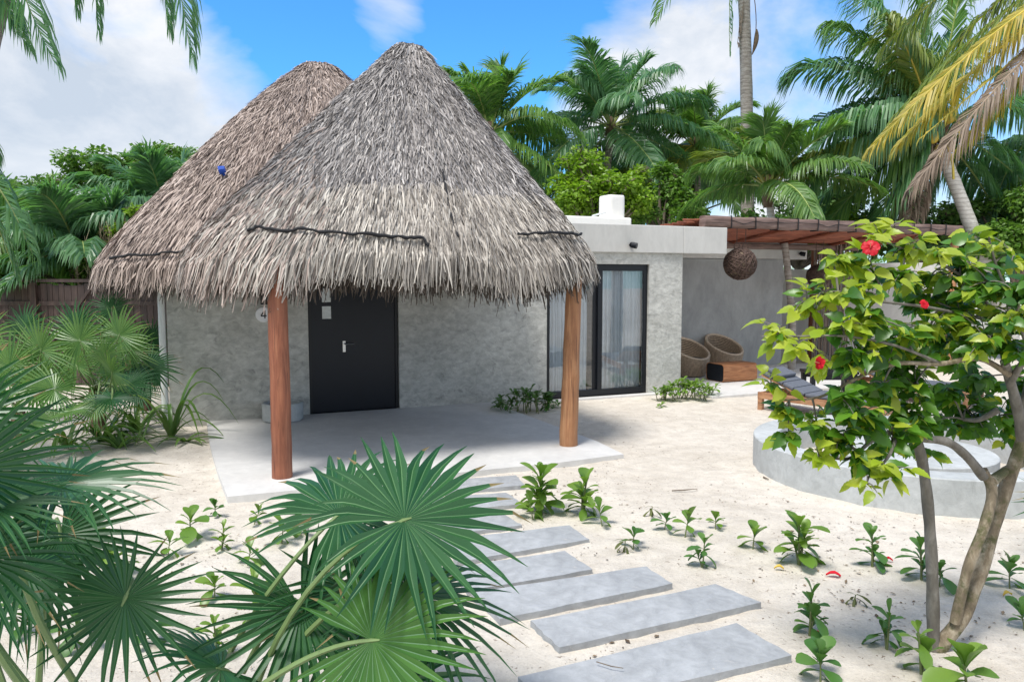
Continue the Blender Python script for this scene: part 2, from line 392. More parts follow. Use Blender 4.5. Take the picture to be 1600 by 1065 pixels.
# sliding door
mb=MB(); b0,b1=.05,.13; fw=.075
mb.ub(5.602,5.602+fw,b0,b1,.035,2.238); mb.ub(7.538-fw,7.538,b0,b1,.035,2.238)
mb.ub(5.602+fw,7.538-fw,b0,b1,2.238-.11,2.238); mb.ub(5.602+fw,7.538-fw,b0,b1,.035,.035+.10)
mb.ub(6.50,6.57,b0+.045,b1+.01,.135,2.128); mb.ub(6.571,6.655,b0-.004,b1-.03,.135,2.128)
sd=obj('sliding_door',mb,M['black'],house,bevel=.003)
mb=MB(); mb.ub(5.68,6.498,.105,.111,.136,2.127); obj('glass_pane',mb,M['glass'],sd)
mb=MB(); mb.ub(6.657,7.462,.075,.081,.136,2.127); obj('glass_pane',mb,M['glass'],sd)
for a,b,s in ((5.66,6.44,3),(6.60,7.47,5)):
    r=random.Random(s); mb=MB(); nn=160; ph=[r.uniform(0,6.3) for _ in range(4)]
    rows=[]
    for z in (.05,.6,1.2,1.7,2.2):
        rows.append([U(a+(b-a)*i/nn, .185+.024*math.sin(2*math.pi*i/nn*9+ph[0]+.6*math.sin(i/nn*7+ph[1]))+.012*math.sin(2*math.pi*i/nn*21+ph[2]+z*.4)+.01*math.sin(z*3+i*.05), z) for i in range(nn+1)])
    mb.grid(rows); obj('curtain',mb,M['curtain'],house,smooth=True)
# number sign and wall lamp
mb=MB(); c=U(1.225,-.001,1.50)
rows=[[c-VD*d+(UD*math.cos(a)+ZD*math.sin(a))*r for a in [2*math.pi*k/32 for k in range(32)]] for d,r in ((0,.105),(.018,.105),(.022,.10))]
mb.grid(rows,0,True); mb.quad(rows[-1]); sg=obj('number_sign',mb,M['sign'],house)
mb=MB()
def stroke(a,b,w,dd):
    a=V(a);b=V(b);t=(b-a).normalized();n=V((-t.y,t.x))*w
    q=[a+n,a-n,b-n,b+n]
    mb.box(*[None]*4) if False else None
    f=[c-VD*dd+UD*p.x+ZD*p.y for p in q]; g=[x+VD*.004 for x in f]
    mb.quad(f)
    for i in range(4): mb.quad([g[i],g[(i+1)%4],f[(i+1)%4],f[i]])
stroke((.018,-.052),(.018,.056),.0085,.027); stroke((-.036,-.018),(.040,-.018),.0085,.0275); stroke((-.033,-.014),(.016,.056),.0085,.028)
obj('numeral',mb,M['ink'],sg)
mb=MB(); mb.ub(1.19,1.29,-.075,-.001,1.64,1.80); obj('wall_lamp',mb,M['black'],house,bevel=.006)
# posts
def post(pb,pt,r0,r1,m,seed):
    r=random.Random(seed); n=14; pts=[]; rr=[]
    for i in range(n):
        t=i/(n-1); pts.append(pb.lerp(pt,t)+V((r.uniform(-1,1),r.uniform(-1,1),0))*.004); rr.append((r0+(r1-r0)*t)*(1+r.uniform(-.012,.012)))
    mb=MB(); mb.tube(pts,rr,20,wob=.012,rng=r); return obj('post',mb,m,house,smooth=True)
pl=G(441.5,745,.055); post(pl,V((pl.x-.005,pl.y,2.15)),.098,.094,M['post'],1)
pr=G(888,695,.055); post(pr,V((pr.x+.06,pr.y+.02,2.15)),.108,.088,M['post2'],2)

# thatch
class Roof:
    def __init__(s,u0,u1,v0,v1,cr,ua,va,zA,zE,p,e=.07):
        pts=[]
        for cx,cy,a0 in ((u1-cr,v1-cr,0),(u0+cr,v1-cr,90),(u0+cr,v0+cr,180),(u1-cr,v0+cr,270)):
            for i in range(25):
                a=rad(a0+90*i/24); pts.append((cx+cr*math.cos(a),cy+cr*math.sin(a)))
        pts.append(pts[0]); pts=np.array(pts); d=np.r_[0,np.cumsum(np.hypot(*np.diff(pts,axis=0).T))]
        s.per=d[-1]; s.k=d/d[-1]; s.pts=pts; s.ua,s.va,s.zA,s.zE,s.p,s.e=ua,va,zA,zE,p,e
        s.blend=None; s.SL=math.hypot((u1-u0)/2,zA-zE)
    def surf(s,a,t):
        a=np.mod(a,1); eu=np.interp(a,s.k,s.pts[:,0]); ev=np.interp(a,s.k,s.pts[:,1])
        f=((t*t+s.e**2)**(s.p/2)-s.e**s.p)/((1+s.e**2)**(s.p/2)-s.e**s.p)
        u=s.ua+(eu-s.ua)*t; v=s.va+(ev-s.va)*t; z=s.zE+(s.zA-s.zE)*(1-f)
        z=z+.05*np.sin(a*37+t*3)*t+.03*np.sin(a*91+2)*t
        return np.stack([W0.x+UD.x*u+VD.x*v, W0.y+UD.y*u+VD.y*v, z],-1)
    def frame(s,a,t):
        p=s.surf(a,t); da=s.surf(a+.002,t)-s.surf(a-.002,t); dt=s.surf(a,t+.01)-s.surf(a,t-.01)
        da/=np.linalg.norm(da,axis=-1,keepdims=True)+1e-9; dt/=np.linalg.norm(dt,axis=-1,keepdims=True)+1e-9
        n=np.cross(da,dt); n/=np.linalg.norm(n,axis=-1,keepdims=True)+1e-9
        n*=np.sign(n[...,2:3]+1e-6)
        return p,da,dt,n
    def strips(s,mb,cnt,t0,t1,ln,wd,rng,m,lift=(.0,.03,.03),grav=0,jit=.05,power=1,off=0,aim=None):
        t=rng.uniform(t0**(1+power),t1**(1+power),cnt)**(1/(1+power)); a=rng.uniform(0,1,cnt)
        if aim is not None:   # thinner on the far side
            pos=s.surf(a,t); c=s.surf(np.array([.125]),np.array([1e-3]))[0]
            back=((pos-c)@np.array([VD.x,VD.y,0]))>.6
            keep=~back|(rng.uniform(0,1,cnt)<.3); t=t[keep];a=a[keep];cnt=len(t)
        L=rng.uniform(ln[0],ln[1],cnt)
        p,da,dt,n=s.frame(a,t)
        j=(rng.normal(0,jit,cnt))[:,None]
        l0=lift[0]+off+rng.uniform(0,.015,cnt); l1=lift[1]+off+rng.uniform(-.01,.03,cnt); l2=lift[2]+off+rng.uniform(-.015,.045,cnt)
        pm=s.surf(a,t+.5*L/s.SL)+da*j*.5*L[:,None]*3; pt=s.surf(a,t+L/s.SL)+da*j*L[:,None]*3
        g=rng.uniform(.5,1.2,cnt)*grav
        r0=p+n*l0[:,None]; r1=pm+n*l1[:,None]; r2=pt+n*l2[:,None]
        r1[:,2]-=g*.25*L; r2[:,2]-=g*L
        hz=n.copy(); hz[:,2]=0
        r2-=hz*(g*L*.55)[:,None]; r1-=hz*(g*L*.1)[:,None]
        w=rng.uniform(wd[0],wd[1],cnt)[:,None]*.5; tw=(rng.uniform(-.7,.7,cnt))[:,None]
        wv=(da+n*tw)*w
        vv=np.stack([r0-wv*.8,r0+wv*.8,r1+wv,r1-wv,r2+wv*.35,r2-wv*.35],1).reshape(-1,3)
        b=np.arange(cnt)*6
        f=np.concatenate([np.stack([b,b+1,b+2,b+3],1),np.stack([b+3,b+2,b+4,b+5],1)])
        if s.blend is None: mb.arrays(vv.tolist(),f.tolist(),m)
        else:       # the rust coloured thatch runs on over the left slope, strip by strip
            uu=(p[:,0]-W0.x)*UD.x+(p[:,1]-W0.y)*UD.y; pr=np.clip((s.blend[1]-uu)/(s.blend[1]-s.blend[0]),0,1)
            k=rng.uniform(0,1,cnt)<pr
            mb.arrays(vv.tolist(),f.tolist(),m); q=np.array(mb.m[-2*cnt:]); q[np.concatenate([k,k])]=3; mb.m[-2*cnt:]=q.tolist()
    def core(s,mb,m,tmax=.985,d=.04,th=.16):
        na=96; rows=[]
        tt=[.001,.03,.08,.15,.3,.45,.6,.75,.9,tmax]
        A=np.linspace(0,1,na,endpoint=False)
        for t in tt: p=s.surf(A,np.full(na,t)); p[:,2]-=d; rows.append([V(q) for q in p])
        for t in tt[::-1]: p=s.surf(A,np.full(na,t*.97)); p[:,2]-=d+th; rows.append([V(q) for q in p])
        mb.grid(rows,m,True)
def build_roof(R,seed,mmain,mfr,n1,nf,top):
    rng=np.random.default_rng(seed); mb=MB()
    R.core(mb,2)
    R.strips(mb,n1,.03,.86,(.16,.36),(.007,.017),rng,0,(.0,.022,.012),.05,.05,1,0,True)
    R.strips(mb,n1//5,.03,.86,(.12,.3),(.009,.020),rng,0,(.015,.035,.045),.05,.10,1,0,True)
    # thick outer course and the hanging fringe
    R.strips(mb,nf,.76,.93,(.20,.42),(.009,.020),rng,1,(.04,.06,.045),.10,.05,1,.0,True)
    R.strips(mb,nf,.88,.985,(.22,.38),(.009,.019),rng,1,(.02,.04,.0),.40,.06,1,.0,True)
    R.strips(mb,nf//2,.93,.99,(.18,.33),(.010,.022),rng,1,(-.06,-.05,-.03),.6,.10,1,.0,True)
    R.strips(mb,nf//3,.95,.99,(.2,.34),(.012,.026),rng,2,(-.12,-.12,-.1),.7,.10,1,.0,True)
    # ridge cap
    R.strips(mb,top,.03,.09,(.14,.28),(.012,.026),rng,0,(.03,.05,.03),.05,.08,.4,.0)
    return obj('thatched_roof',mb,[mmain,mfr,M['under'],M['thatchR']],house)
RF=Roof(.32,4.85,-3.5,1.5,1.05,3.07,-1.05,5.06,2.24,1.07,.04)
RM=Roof(-.85,5.3,-.7,5.9,1.7,2.45,2.5,5.62,2.22,1.13,.11)
RF.blend=(-.2,1.9); rf=build_roof(RF,1,M['thatch'],M['thatchF'],60000,14000,900)
rm=build_roof(RM,2,M['thatchR'],M['thatchR'],56000,12000,1200)

def cam_ray_roof(R,px,py):
    """roof parameters seen at a pixel of the survey photo (front side)"""
    A=np.linspace(0,1,900,endpoint=False); Tt=np.linspace(.02,1.0,160)
    aa,tt=np.meshgrid(A,Tt); p=R.surf(aa.ravel(),tt.ravel())
    d=np.array(ray(px,py)); d/=np.linalg.norm(d); q=p-np.array([0,0,CH])
    al=q@d; e=np.linalg.norm(q-al[:,None]*d,axis=1); ok=np.where(e<.06)[0]
    i=ok[np.argmin(al[ok])] if len(ok) else int(np.argmin(e))
    return aa.ravel()[i],tt.ravel()[i]
def rope_and_shade(R,roof,pix,r,lift=.10):
    pts=[]
    rg=random.Random(4)
    at=[cam_ray_roof(R,*q) for q in pix]
    for (a,t),(b,s) in zip(at[:-1],at[1:]):
        d=(b-a+.5)%1-.5
        for i in range(8):
            k=i/8; p,_,_,n=R.frame(np.array([a+d*k]),np.array([t+(s-t)*k])); pts.append(V(p[0]+n[0]*(lift+rg.uniform(-.02,.012))))
    mb=MB(); mb.tube(pts,[r*rg.uniform(.7,1.2) for _ in pts],6); obj('rope',mb,M['ropem'],roof,smooth=True)
rope_and_shade(RF,rf,[(386,362),(410,357),(470,361),(540,367),(620,371),(662,373),(672,388)],.017)
rope_and_shade(RF,rf,[(690,262),(700,300),(708,340),(716,372)],.013,.06)  # dark tube in the thatch crease: its shade drawn as colour, no rope
rope_and_shade(RF,rf,[(808,367),(840,369),(890,371),(902,369)],.017,.12)
rope_and_shade(RM,rm,[(172,410),(215,403),(262,396),(300,394),(345,386)],.018)
a,t=cam_ray_roof(RM,347,273); p,_,_,n=RM.frame(np.array([a]),np.array([t])); p=V(p[0]); n=V(n[0])
mb=MB(); mb.tube([p+n*.04,p+n*.13],[.02,.02],8); mb.tube([p+n*.12-UD*.04,p+n*.15+UD*.05],[.06,.045],10); obj('blue_fitting',mb,M['blue'],rm)

# ------------------------------------------------------------------ pergola
pg=thing('pergola','timber pergola with a heavy weathered front beam and reddish pole roof','pergola',U(12,1))
r=random.Random(8)
mb=MB()
rows=[]
for i in range(30):
    u=8.66+(15.25-8.66)*i/29; dz=.006*math.sin(i*1.3); 
    rows.append([U(u,.06+r.uniform(-.006,.006)+y, 3.005+dz+z+r.uniform(-.004,.004)) for y,z in rrect(0,0,.18,.20,.045,4)])
mb.grid(rows,0,True); mb.quad(rows[0][::-1]); mb.quad(rows[-1]); obj('front_beam',mb,M['beam'],pg,smooth=True)
mb=MB(); rows=[]
for i in range(20):
    u=8.4+(14.6-8.4)*i/19
    rows.append([U(u,2.14+y,2.70+z+r.uniform(-.004,.004)) for y,z in rrect(0,0,.15,.13,.04,4)])
mb.grid(rows,0,True); mb.quad(rows[0][::-1]); mb.quad(rows[-1]); obj('back_beam',mb,M['beam'],pg,smooth=True)
mb=MB()
for i in range(54):   # roof poles laid along the beam, each a little crooked
    v=.16+2.1*i/54; z=3.07-.26*(v/2.1)
    u0=8.55+r.uniform(-.25,.15); u1=15.2+r.uniform(-.3,.15)
    pts=[U(u0+(u1-u0)*k/6, v+r.uniform(-.012,.012), z+r.uniform(-.012,.012)) for k in range(7)]
    mb.tube(pts,r.uniform(.016,.022),6)
obj('roof_poles',mb,M['stick'],pg,smooth=True)
mb=MB()
for u in (9.5,11.0,12.4,13.8,15.05):
    mb.tube([U(u,.153,2.99),U(u,2.2,2.755)],.035,8)
obj('rafters',mb,M['stick'],pg,smooth=True)
mb=MB()
for i in range(12):
    u=9.25+i*.5+r.uniform(-.04,.04)
    q=[(.098,-.106),(-.098,-.106),(-.098,.106),(.098,.106),(.098,-.106)]
    mb.tube([U(u+r.uniform(-.01,.01),.06+y,3.005+z) for y,z in q],.012,5)
for i in range(11):
    u=9.25+i*.5; mb.tube([U(u,-.036,3.03),U(u+.25,-.038,3.0+r.uniform(-.03,.03)),U(u+.5,-.036,3.03)],.006,4)
obj('wire_ties',mb,M['ropem'],pg)
def ppost(pts,rr,m):
    mb=MB(); mb.tube(pts,rr,12,wob=.03,rng=r); obj('post',mb,m,pg,smooth=True)
ppost([U(15.1,.06,-.05),U(15.1,.06,1.4),U(15.12,.06,2.9)],.085,M['post2'])
q=G(1237,580); ppost([q,P(1238,500,q.y+.02),P(1233,440,q.y+.05),P(1226,380,q.y+.1)],[.085,.08,.075,.07],M['trunk'])
q=G(1266,566); ppost([q,q+V((.01,0,2.75))],[.075,.07],M['post'])

# wicker lantern balls
def ball(c,R,label,ztop,seed):
    t=thing('wicker_lantern',label,'lantern',c,'wicker ball lanterns hung from the pergola'); rr=random.Random(seed)
    mb=MB(); rows=[]
    for i in range(13):
        a=math.pi*(i+.02)/12.04; rows.append([c+V((math.sin(a)*math.cos(b),math.sin(a)*math.sin(b),math.cos(a)))*R*.90 for b in [2*math.pi*k/24 for k in range(24)]])
    mb.grid(rows,1,True)
    for i in range(110):
        n=V((rr.gauss(0,1),rr.gauss(0,1),rr.gauss(0,1))).normalized(); x=n.orthogonal().normalized(); y=n.cross(x); o=rr.uniform(-.45,.45)
        k=math.sqrt(1-o*o); a0=rr.uniform(0,6.28); sp=rr.uniform(2.5,5.5); q=R*rr.uniform(.93,1.03)
        mb.tube([c+(n*o+(x*math.cos(a0+sp*j/18)+y*math.sin(a0+sp*j/18))*k)*q for j in range(19)],.007*R/.28,4,cap=False)
    obj('shade',mb,[M['vine'],M['wickB']],t,smooth=True)
    mb=MB()
    for s in (-.07,.09):
        pts=[c+V((s+.05*math.cos(a),0,R+.03+.06*math.sin(a))) for a in [2*math.pi*k/14 for k in range(15)]]; mb.tube(pts,.009,5,cap=False)
    mb.tube([c+V((-.07,0,R+.09)),V((c.x-.07,c.y,ztop))],.008,5); mb.tube([c+V((.09,0,R+.09)),V((c.x+.09,c.y,ztop))],.008,5)
    obj('hanger',mb,M['vine'],t)
ball(P(1156.5,412,13.9),.29,'large dark wicker ball lantern hanging in front of the grey patio wall',2.98,3)
ball(P(1279,431,16.6),.25,'wicker ball lantern hanging beside the screen of thin grey poles',2.8,5)

# bamboo pole screen
mb=MB(); r=random.Random(21); q=P(1300,470,17.4)
for i in range(26):
    x=q.x-.42+.80*i/25; h=r.uniform(2.6,3.05)
    mb.tube([V((x+r.uniform(-.02,.02),17.4+r.uniform(-.07,.07),0)),V((x+r.uniform(-.03,.03),17.4+r.uniform(-.05,.05),h*.5)),V((x+r.uniform(-.05,.05),17.4+r.uniform(-.07,.07),h))],r.uniform(.012,.022),6)
tag(obj('pole_screen',mb,M['bamboo'],origin=(q.x,17.4,0),smooth=True),'upright screen of thin crooked grey poles near the pergola post','screen')

# garden walls
def gwall(a,b,h,lab,th=.2):
    a=V((a[0],a[1],-.1)); b=V((b[0],b[1],-.1)); d=b-a; n=V((-d.y,d.x,0)).normalized()*th
    mb=MB(); mb.box(a,d,n,V((0,0,h+.1))); o=obj('garden_wall',mb,M['gwall'],origin=(a+b)/2+V((0,0,.1)),bevel=.01)
    tag(o,lab,'wall')
g0=G(1200,562); gwall((g0.x-2.5,g0.y-.3),(P(1335,500,g0.y).x,g0.y),2.22,'pale garden wall behind the slim grey pergola post')
gwall((P(1318,480,17.9).x,17.9),(P(1502,480,17.2).x,17.2),2.36,'pale grey garden wall behind the hibiscus and the loungers')
mb=MB(); p0=P(1249,433,g0.y); mb.box(p0+V((-.13,-.05,-.05)),V((.26,0,0)),V((0,.045,0)),V((0,0,.1)))
tag(obj('wall_lamp',mb,M['black'],origin=p0),'small black lamp mounted on the pale garden wall','lamp')

# ------------------------------------------------------------------ patio furniture
def tubchair(c,ang,label):
    """barrel rattan chair: tapered tub with slanting rim"""
    t=thing('rattan_chair',label,'chair',c,'rattan barrel chairs on the patio')
    n=56; d=V((math.cos(ang),math.sin(ang),0))
    def rim(a): return .55+.19*math.cos(a-ang-math.pi)      # back high
    def rad_(z): return .30+.10*math.sin(min(1,z/.62)*math.pi*.62)
    mb=MB(); rows=[]
    for sgn in (1,0):
        ks=[i/16 for i in range(17)]
        if not sgn: ks=ks[::-1]
        for k in ks:
            row=[]
            for j in range(n):
                a=2*math.pi*j/n; z=.02+k*(rim(a)-.02) if sgn else .12+k*(rim(a)-.12)
                rr=rad_(z)-(0 if sgn else .035); row.append(c+V((rr*math.cos(a),rr*math.sin(a),z)))
            rows.append(row)
    mb.grid(rows,0,True)
    tub=obj('tub',mb,M['wickB'],t,smooth=True)
    mb=MB()
    for k in range(20):     # horizontal strands
        f=(k+.5)/20; mb.tube([c+V(((rad_(.02+f*(rim(a)-.02))+.004)*math.cos(a),(rad_(.02+f*(rim(a)-.02))+.004)*math.sin(a),.02+f*(rim(a)-.02))) for a in [2*math.pi*j/n for j in range(n+1)]],.009,4,cap=False)
        if k>6: mb.tube([c+V(((rad_(.02+f*(rim(a)-.02))-.040)*math.cos(a),(rad_(.02+f*(rim(a)-.02))-.040)*math.sin(a),.02+f*(rim(a)-.02))) for a in [2*math.pi*j/n for j in range(n+1)]],.009,4,cap=False)
    for j in range(n//2):
        a=4*math.pi*j/n; mb.tube([c+V(((rad_(z)+.009)*math.cos(a),(rad_(z)+.009)*math.sin(a),z)) for z in [.02+i/8*(rim(a)-.02) for i in range(9)]],.006,4)
    obj('weave',mb,M['wickA'],t,smooth=True)
    mb=MB(); mb.tube([c+V(((rad_(rim(a))-.017)*math.cos(a),(rad_(rim(a))-.017)*math.sin(a),rim(a))) for a in [2*math.pi*j/n for j in range(n+1)]],.026,7,cap=False)
    obj('rim',mb,M['wickRim'],t,smooth=True)
    mb=MB(); cc=c+d*.0; mb.lathe(cc,[(0.001,.27),(.27,.27),(.305,.29),(.315,.33),(.29,.36),(.2,.37),(.001,.375)],28); obj('seat_cushion',mb,M['black'],t,smooth=True)
pz=.045
g=G(1085,590,pz); tubchair(g+V((-.03,.33,0)),rad(-62),'rattan tub chair half hidden by the house corner, left of the pair')
g=G(1136,581,pz); tubchair(g+V((.02,.33,0)),rad(-62),'rattan tub chair fully in view behind the hollow log table')
# hollow log table
a=G(1131,598,pz); b=G(1190,594,pz); b=a+(b-a).normalized()*.80
d=(b-a).normalized(); nrm=V((-d.y,d.x,0)); 
lt=thing('log_table','low coffee table made of a squared hollow log with a black end','table',(a+b)/2+nrm*.25)
mb=MB(); sec=rrect(0,0,.52,.34,.07,5); rows=[]; r=random.Random(2)
ps=[0,.25,.5,.75,1]
for k in ps: rows.append([a.lerp(b,k)+nrm*(.27+x)+V((0,0,.17+y)) for x,y in sec])
mb.grid(rows,0,True); mb.quad(rows[-1]); inn=[a+nrm*(.27+x*.96)+V((0,0,.17+y*.95)) for x,y in sec]; inn2=[p+d*.3 for p in inn]
mb.grid([rows[0],inn],0,True)
obj('log',mb,M['log'],lt)
mb=MB(); inn0=[p+d*.012 for p in inn]; mb.quad(inn0); obj('end_panel',mb,M['black'],lt)  # flat black sheet stands in for the shade inside the hollow end

# loungers
LD=V((.64,-.77,0)).normalized(); LN=V((-LD.y,LD.x,0))    # LD towards the foot, LN to the far side
def lounger(h,label,L=1.95,w=.66):
    t=thing('sun_lounger',label,'sun lounger',h+LD*L/2,'wooden sun loungers by the round pool')
    def B(mb,x0,x1,y0,y1,z0,z1,m=0): mb.box(h+LD*x0+LN*y0+ZD*z0,LD*(x1-x0),LN*(y1-y0),ZD*(z1-z0),m)
    mb=MB(); hw=w/2
    B(mb,0,L,-hw,-hw+.045,.17,.27); B(mb,0,L,hw-.045,hw,.17,.27); B(mb,0,.045,-hw+.045,hw-.045,.175,.265); B(mb,L-.045,L,-hw+.045,hw-.045,.175,.265)
    for k in range(12): B(mb,.75+k*.096,.75+k*.096+.07,-hw+.046,hw-.046,.245,.266)
    obj('frame',mb,M['teak'],t,bevel=.004)
    for x in (.003,L-.073):
        for y in (-hw+.003,hw-.073): 
            mb=MB(); B(mb,x,x+.07,y,y+.07,-.02,.169); obj('leg',mb,M['teak'],t)
    mb=MB(); B(mb,.74,L-.03,-hw+.05,hw-.05,.268,.325); obj('seat_cushion',mb,M['cush'],t,bevel=.02)
    # raised back
    ax=V(-LD*.66+ZD*.25).normalized(); an=LN.cross(ax); an=an if an.z>0 else -an
    o=h+LD*.72+ZD*.275
    mb=MB(); mb.box(o-LN*(hw-.06),LN*(w-.12),ax*.74,an*(-.025)); obj('backrest_frame',mb,M['teak'],t)
    mb=MB()
    for k in range(4): mb.box(o-LN*(hw-.05)+ax*(.005+k*.185)+an*.001,LN*(w-.10),ax*.178,an*.055)
    obj('back_cushion',mb,M['cush'],t,bevel=.018)
    mb=MB(); mb.box(o-LN*.22+ax*.46+an*.058,LN*.44,ax*.26,an*.06); obj('pillow',mb,M['cush'],t,bevel=.02)
    mb=MB(); mb.tube([o-LN*.2+ax*.5-an*.02,h+LD*.18-LN*.2+ZD*.2],.015,6); mb.tube([o+LN*.2+ax*.5-an*.02,h+LD*.18+LN*.2+ZD*.2],.015,6); obj('strut',mb,M['teak'],t)
hl=G(1183,639); lounger(hl+LN*.33,'wooden sun lounger with grey cushions nearer the house, left of the black table')
hr=G(1512,640)-LD*1.95; lounger(hr+LN*.33,'wooden sun lounger with grey cushions behind the hibiscus, its foot end by the pool')
q=P(1295,584,12.6); q.z=0
bt=thing('side_table','black low side table between the two sun loungers','table',q)
mb=MB(); mb.box(q+V((-.40,-.25,.42)),V((.80,0,0)),V((0,.5,0)),V((0,0,.045))); obj('table_top',mb,M['black'],bt,bevel=.004)
for y in (-.22,.19): mb=MB(); mb.box(q+V((-.36,y,.33)),V((.72,0,0)),V((0,.03,0)),V((0,0,.088))); obj('apron',mb,M['black'],bt)
for x in (-.38,.31):
    for y in (-.23,.16): mb=MB(); mb.box(q+V((x,y,-.02)),V((.07,0,0)),V((0,.07,0)),V((0,0,.439))); obj('leg',mb,M['black'],bt)
# concrete pot
q=U(1.42,-.32,.055)
pt=thing('round_planter','low round concrete planter by the black door','planter',q)
mb=MB(); mb.lathe(q,[(.001,0.002),(.25,.002),(.27,.02),(.275,.24),(.268,.252),(.225,.252),(.217,.24),(.215,.16)],36); obj('pot',mb,M['pool'],pt,smooth=False)
mb=MB(); mb.lathe(q,[(.214,.165),(.1,.175),(.001,.17)],24); obj('soil',mb,M['soil'],pt)

# round pool
pc=V((4.12,7.72,0))
pool=thing('round_pool','round raised concrete plunge pool behind the hibiscus tree','pool',pc)
mb=MB(); mb.lathe(pc,[(1.54,-.1),(1.54,.31),(1.532,.32),(1.28,.32),(1.272,.31),(1.27,-.25)],128); obj('rim_wall',mb,M['pool'],pool)
mb=MB(); mb.lathe(pc,[(1.269,-.22),(.86,-.22)],96); obj('basin_floor',mb,M['pool'],pool)
mb=MB(); mb.lathe(pc,[(.80,-.25),(.80,.23),(.79,.24),(.001,.245)],96); obj('centre_platform',mb,M['pool'],pool)

# left wooden fence
fl=thing('wooden_fence','dark brown board fence with diagonal braces at the left edge','fence',P(60,460,14.2)*1.0)
fl.location.z=0
fa=P(-260,450,14.4); fb=P(262,450,14.0); fa.z=fb.z=0; fd=(fb-fa); fn=fd.length; fu=fd/fn; fv=V((-fu.y,fu.x,0))
mb=MB(); r=random.Random(3); x=0
while x<fn-.12:
    w=r.uniform(.10,.14); mb.box(fa+fu*x+ZD*-.05,fu*(w-.008),fv*.022,ZD*(1.94+r.uniform(-.02,.02))); x+=w
obj('boards',mb,M['fencew'],fl)
mb=MB(); mb.box(fa-fv*.04+ZD*1.93,fu*fn,fv*.10,ZD*.06); mb.box(fa-fv*.031+ZD*1.50,fu*fn,fv*.03,ZD*.08); obj('rails',mb,M['fencew'],fl)
k=0; x=.2
while x<fn-.3:
    mb=MB(); mb.box(fa+fu*x-fv*.09,fu*.11,fv*.058,ZD*1.929); obj('fence_post',mb,M['fencew'],fl)
    mb=MB()
    for s in (0,1):
        a=fa+fu*(x+.12)-fv*.05+ZD*(.5 if s else 1.85); b=fa+fu*(x+1.2)-fv*.05+ZD*(1.85 if s else .5)
        if s==k%2: mb.box(a,b-a,fv*.018,ZD*.09)
    obj('brace',mb,M['fencew'],fl); x+=1.25; k+=1

# ------------------------------------------------------------------ coconut palms
def frond_mesh(mb,pts,r,nl,ll,wd=.04,hang=.35,ml=0,mr=1,r0=.03,start=.14,fold=.35,ragged=0,twist=0,taper=1):
    n=len(pts); L=sum((pts[i+1]-pts[i]).length for i in range(n-1))
    mb.tube(pts,[r0*(1-.85*i/(n-1)) for i in range(n)],5,mr)
    up=ZD
    for i in range(nl):
        t=start+(1-start)*(i+.5)/nl
        f=t*(n-1); k=min(int(f),n-2); p=pts[k].lerp(pts[k+1],f-k); T=(pts[k+1]-pts[k]).normalized()
        s=T.cross(up)
        if s.length<.15: s=T.cross(V((math.cos(twist),math.sin(twist),.1)))
        s.normalize(); nn=s.cross(T)
        if twist: 
            s2=s*math.cos(twist)+nn*math.sin(twist); nn=nn*math.cos(twist)-s*math.sin(twist); s=s2
        x=(t-start)/(1-start); prof=(.55+.45*math.sin(math.pi*min(1,x*1.25+.12))) if x<.7 else (.98-(x-.7)*1.9)
        for sg in (-1,1):
            if ragged and r.random()<ragged: continue
            l=ll*max(.3,prof)*r.uniform(.85,1.1); ang=.45+.75*x**1.5+r.uniform(-.08,.08)
            d=(s*sg*math.cos(ang)+T*math.sin(ang)+nn*fold*r.uniform(.4,1.2)).normalized()
            d2=(d+V((r.uniform(-.12,.12)-.22,r.uniform(-.12,.12),-hang*2*r.uniform(.7,1.25)))).normalized()
            d3=(d2+V((0,0,-hang*2.2))).normalized()
            m1=p+d*l*.35; m2=m1+d2*l*.35; e=m2+d3*l*.3
            w=(T+nn*sg*r.uniform(-.5,.5)); w=(w-d*w.dot(d)).normalized()*wd*.5
            w2=(w+nn*r.uniform(-.3,.3)*wd*.5)
            b=len(mb.v); mb.v.extend([tuple(q) for q in (p-w*.5,p+w*.5,m1+w,m1-w,m2+w2*.85,m2-w2*.85,e)])
            mb.f.extend([(b,b+1,b+2,b+3),(b+3,b+2,b+4,b+5),(b+5,b+4,b+6)]); mb.m.extend([ml]*3)
def frond(parent,base,ctrl,tip,r,**k):
    mats=k.pop('mats',[M['palmA'],M['rach']]); nl=k.pop('nl',46); ll=k.pop('ll',.8)
    mb=MB(); frond_mesh(mb,bez(base,ctrl,tip,18),r,nl,ll,**k); return obj('frond',mb,mats,parent)
def trunk(parent,pts,rr,m,seed,n=12):
    r=random.Random(seed); q=[]; N_=26
    pts=[V(p) for p in pts]
    b=bez(pts[0],pts[1],pts[2],N_); mb=MB(); rad_=[(rr[0]+(rr[1]-rr[0])*i/(N_-1))*(1+.03*math.sin(i*2.4)+r.uniform(-.015,.015)) for i in range(N_)]
    mb.tube(b,rad_,n,wob=.015,rng=r); return obj('trunk',mb,m,parent,smooth=True)
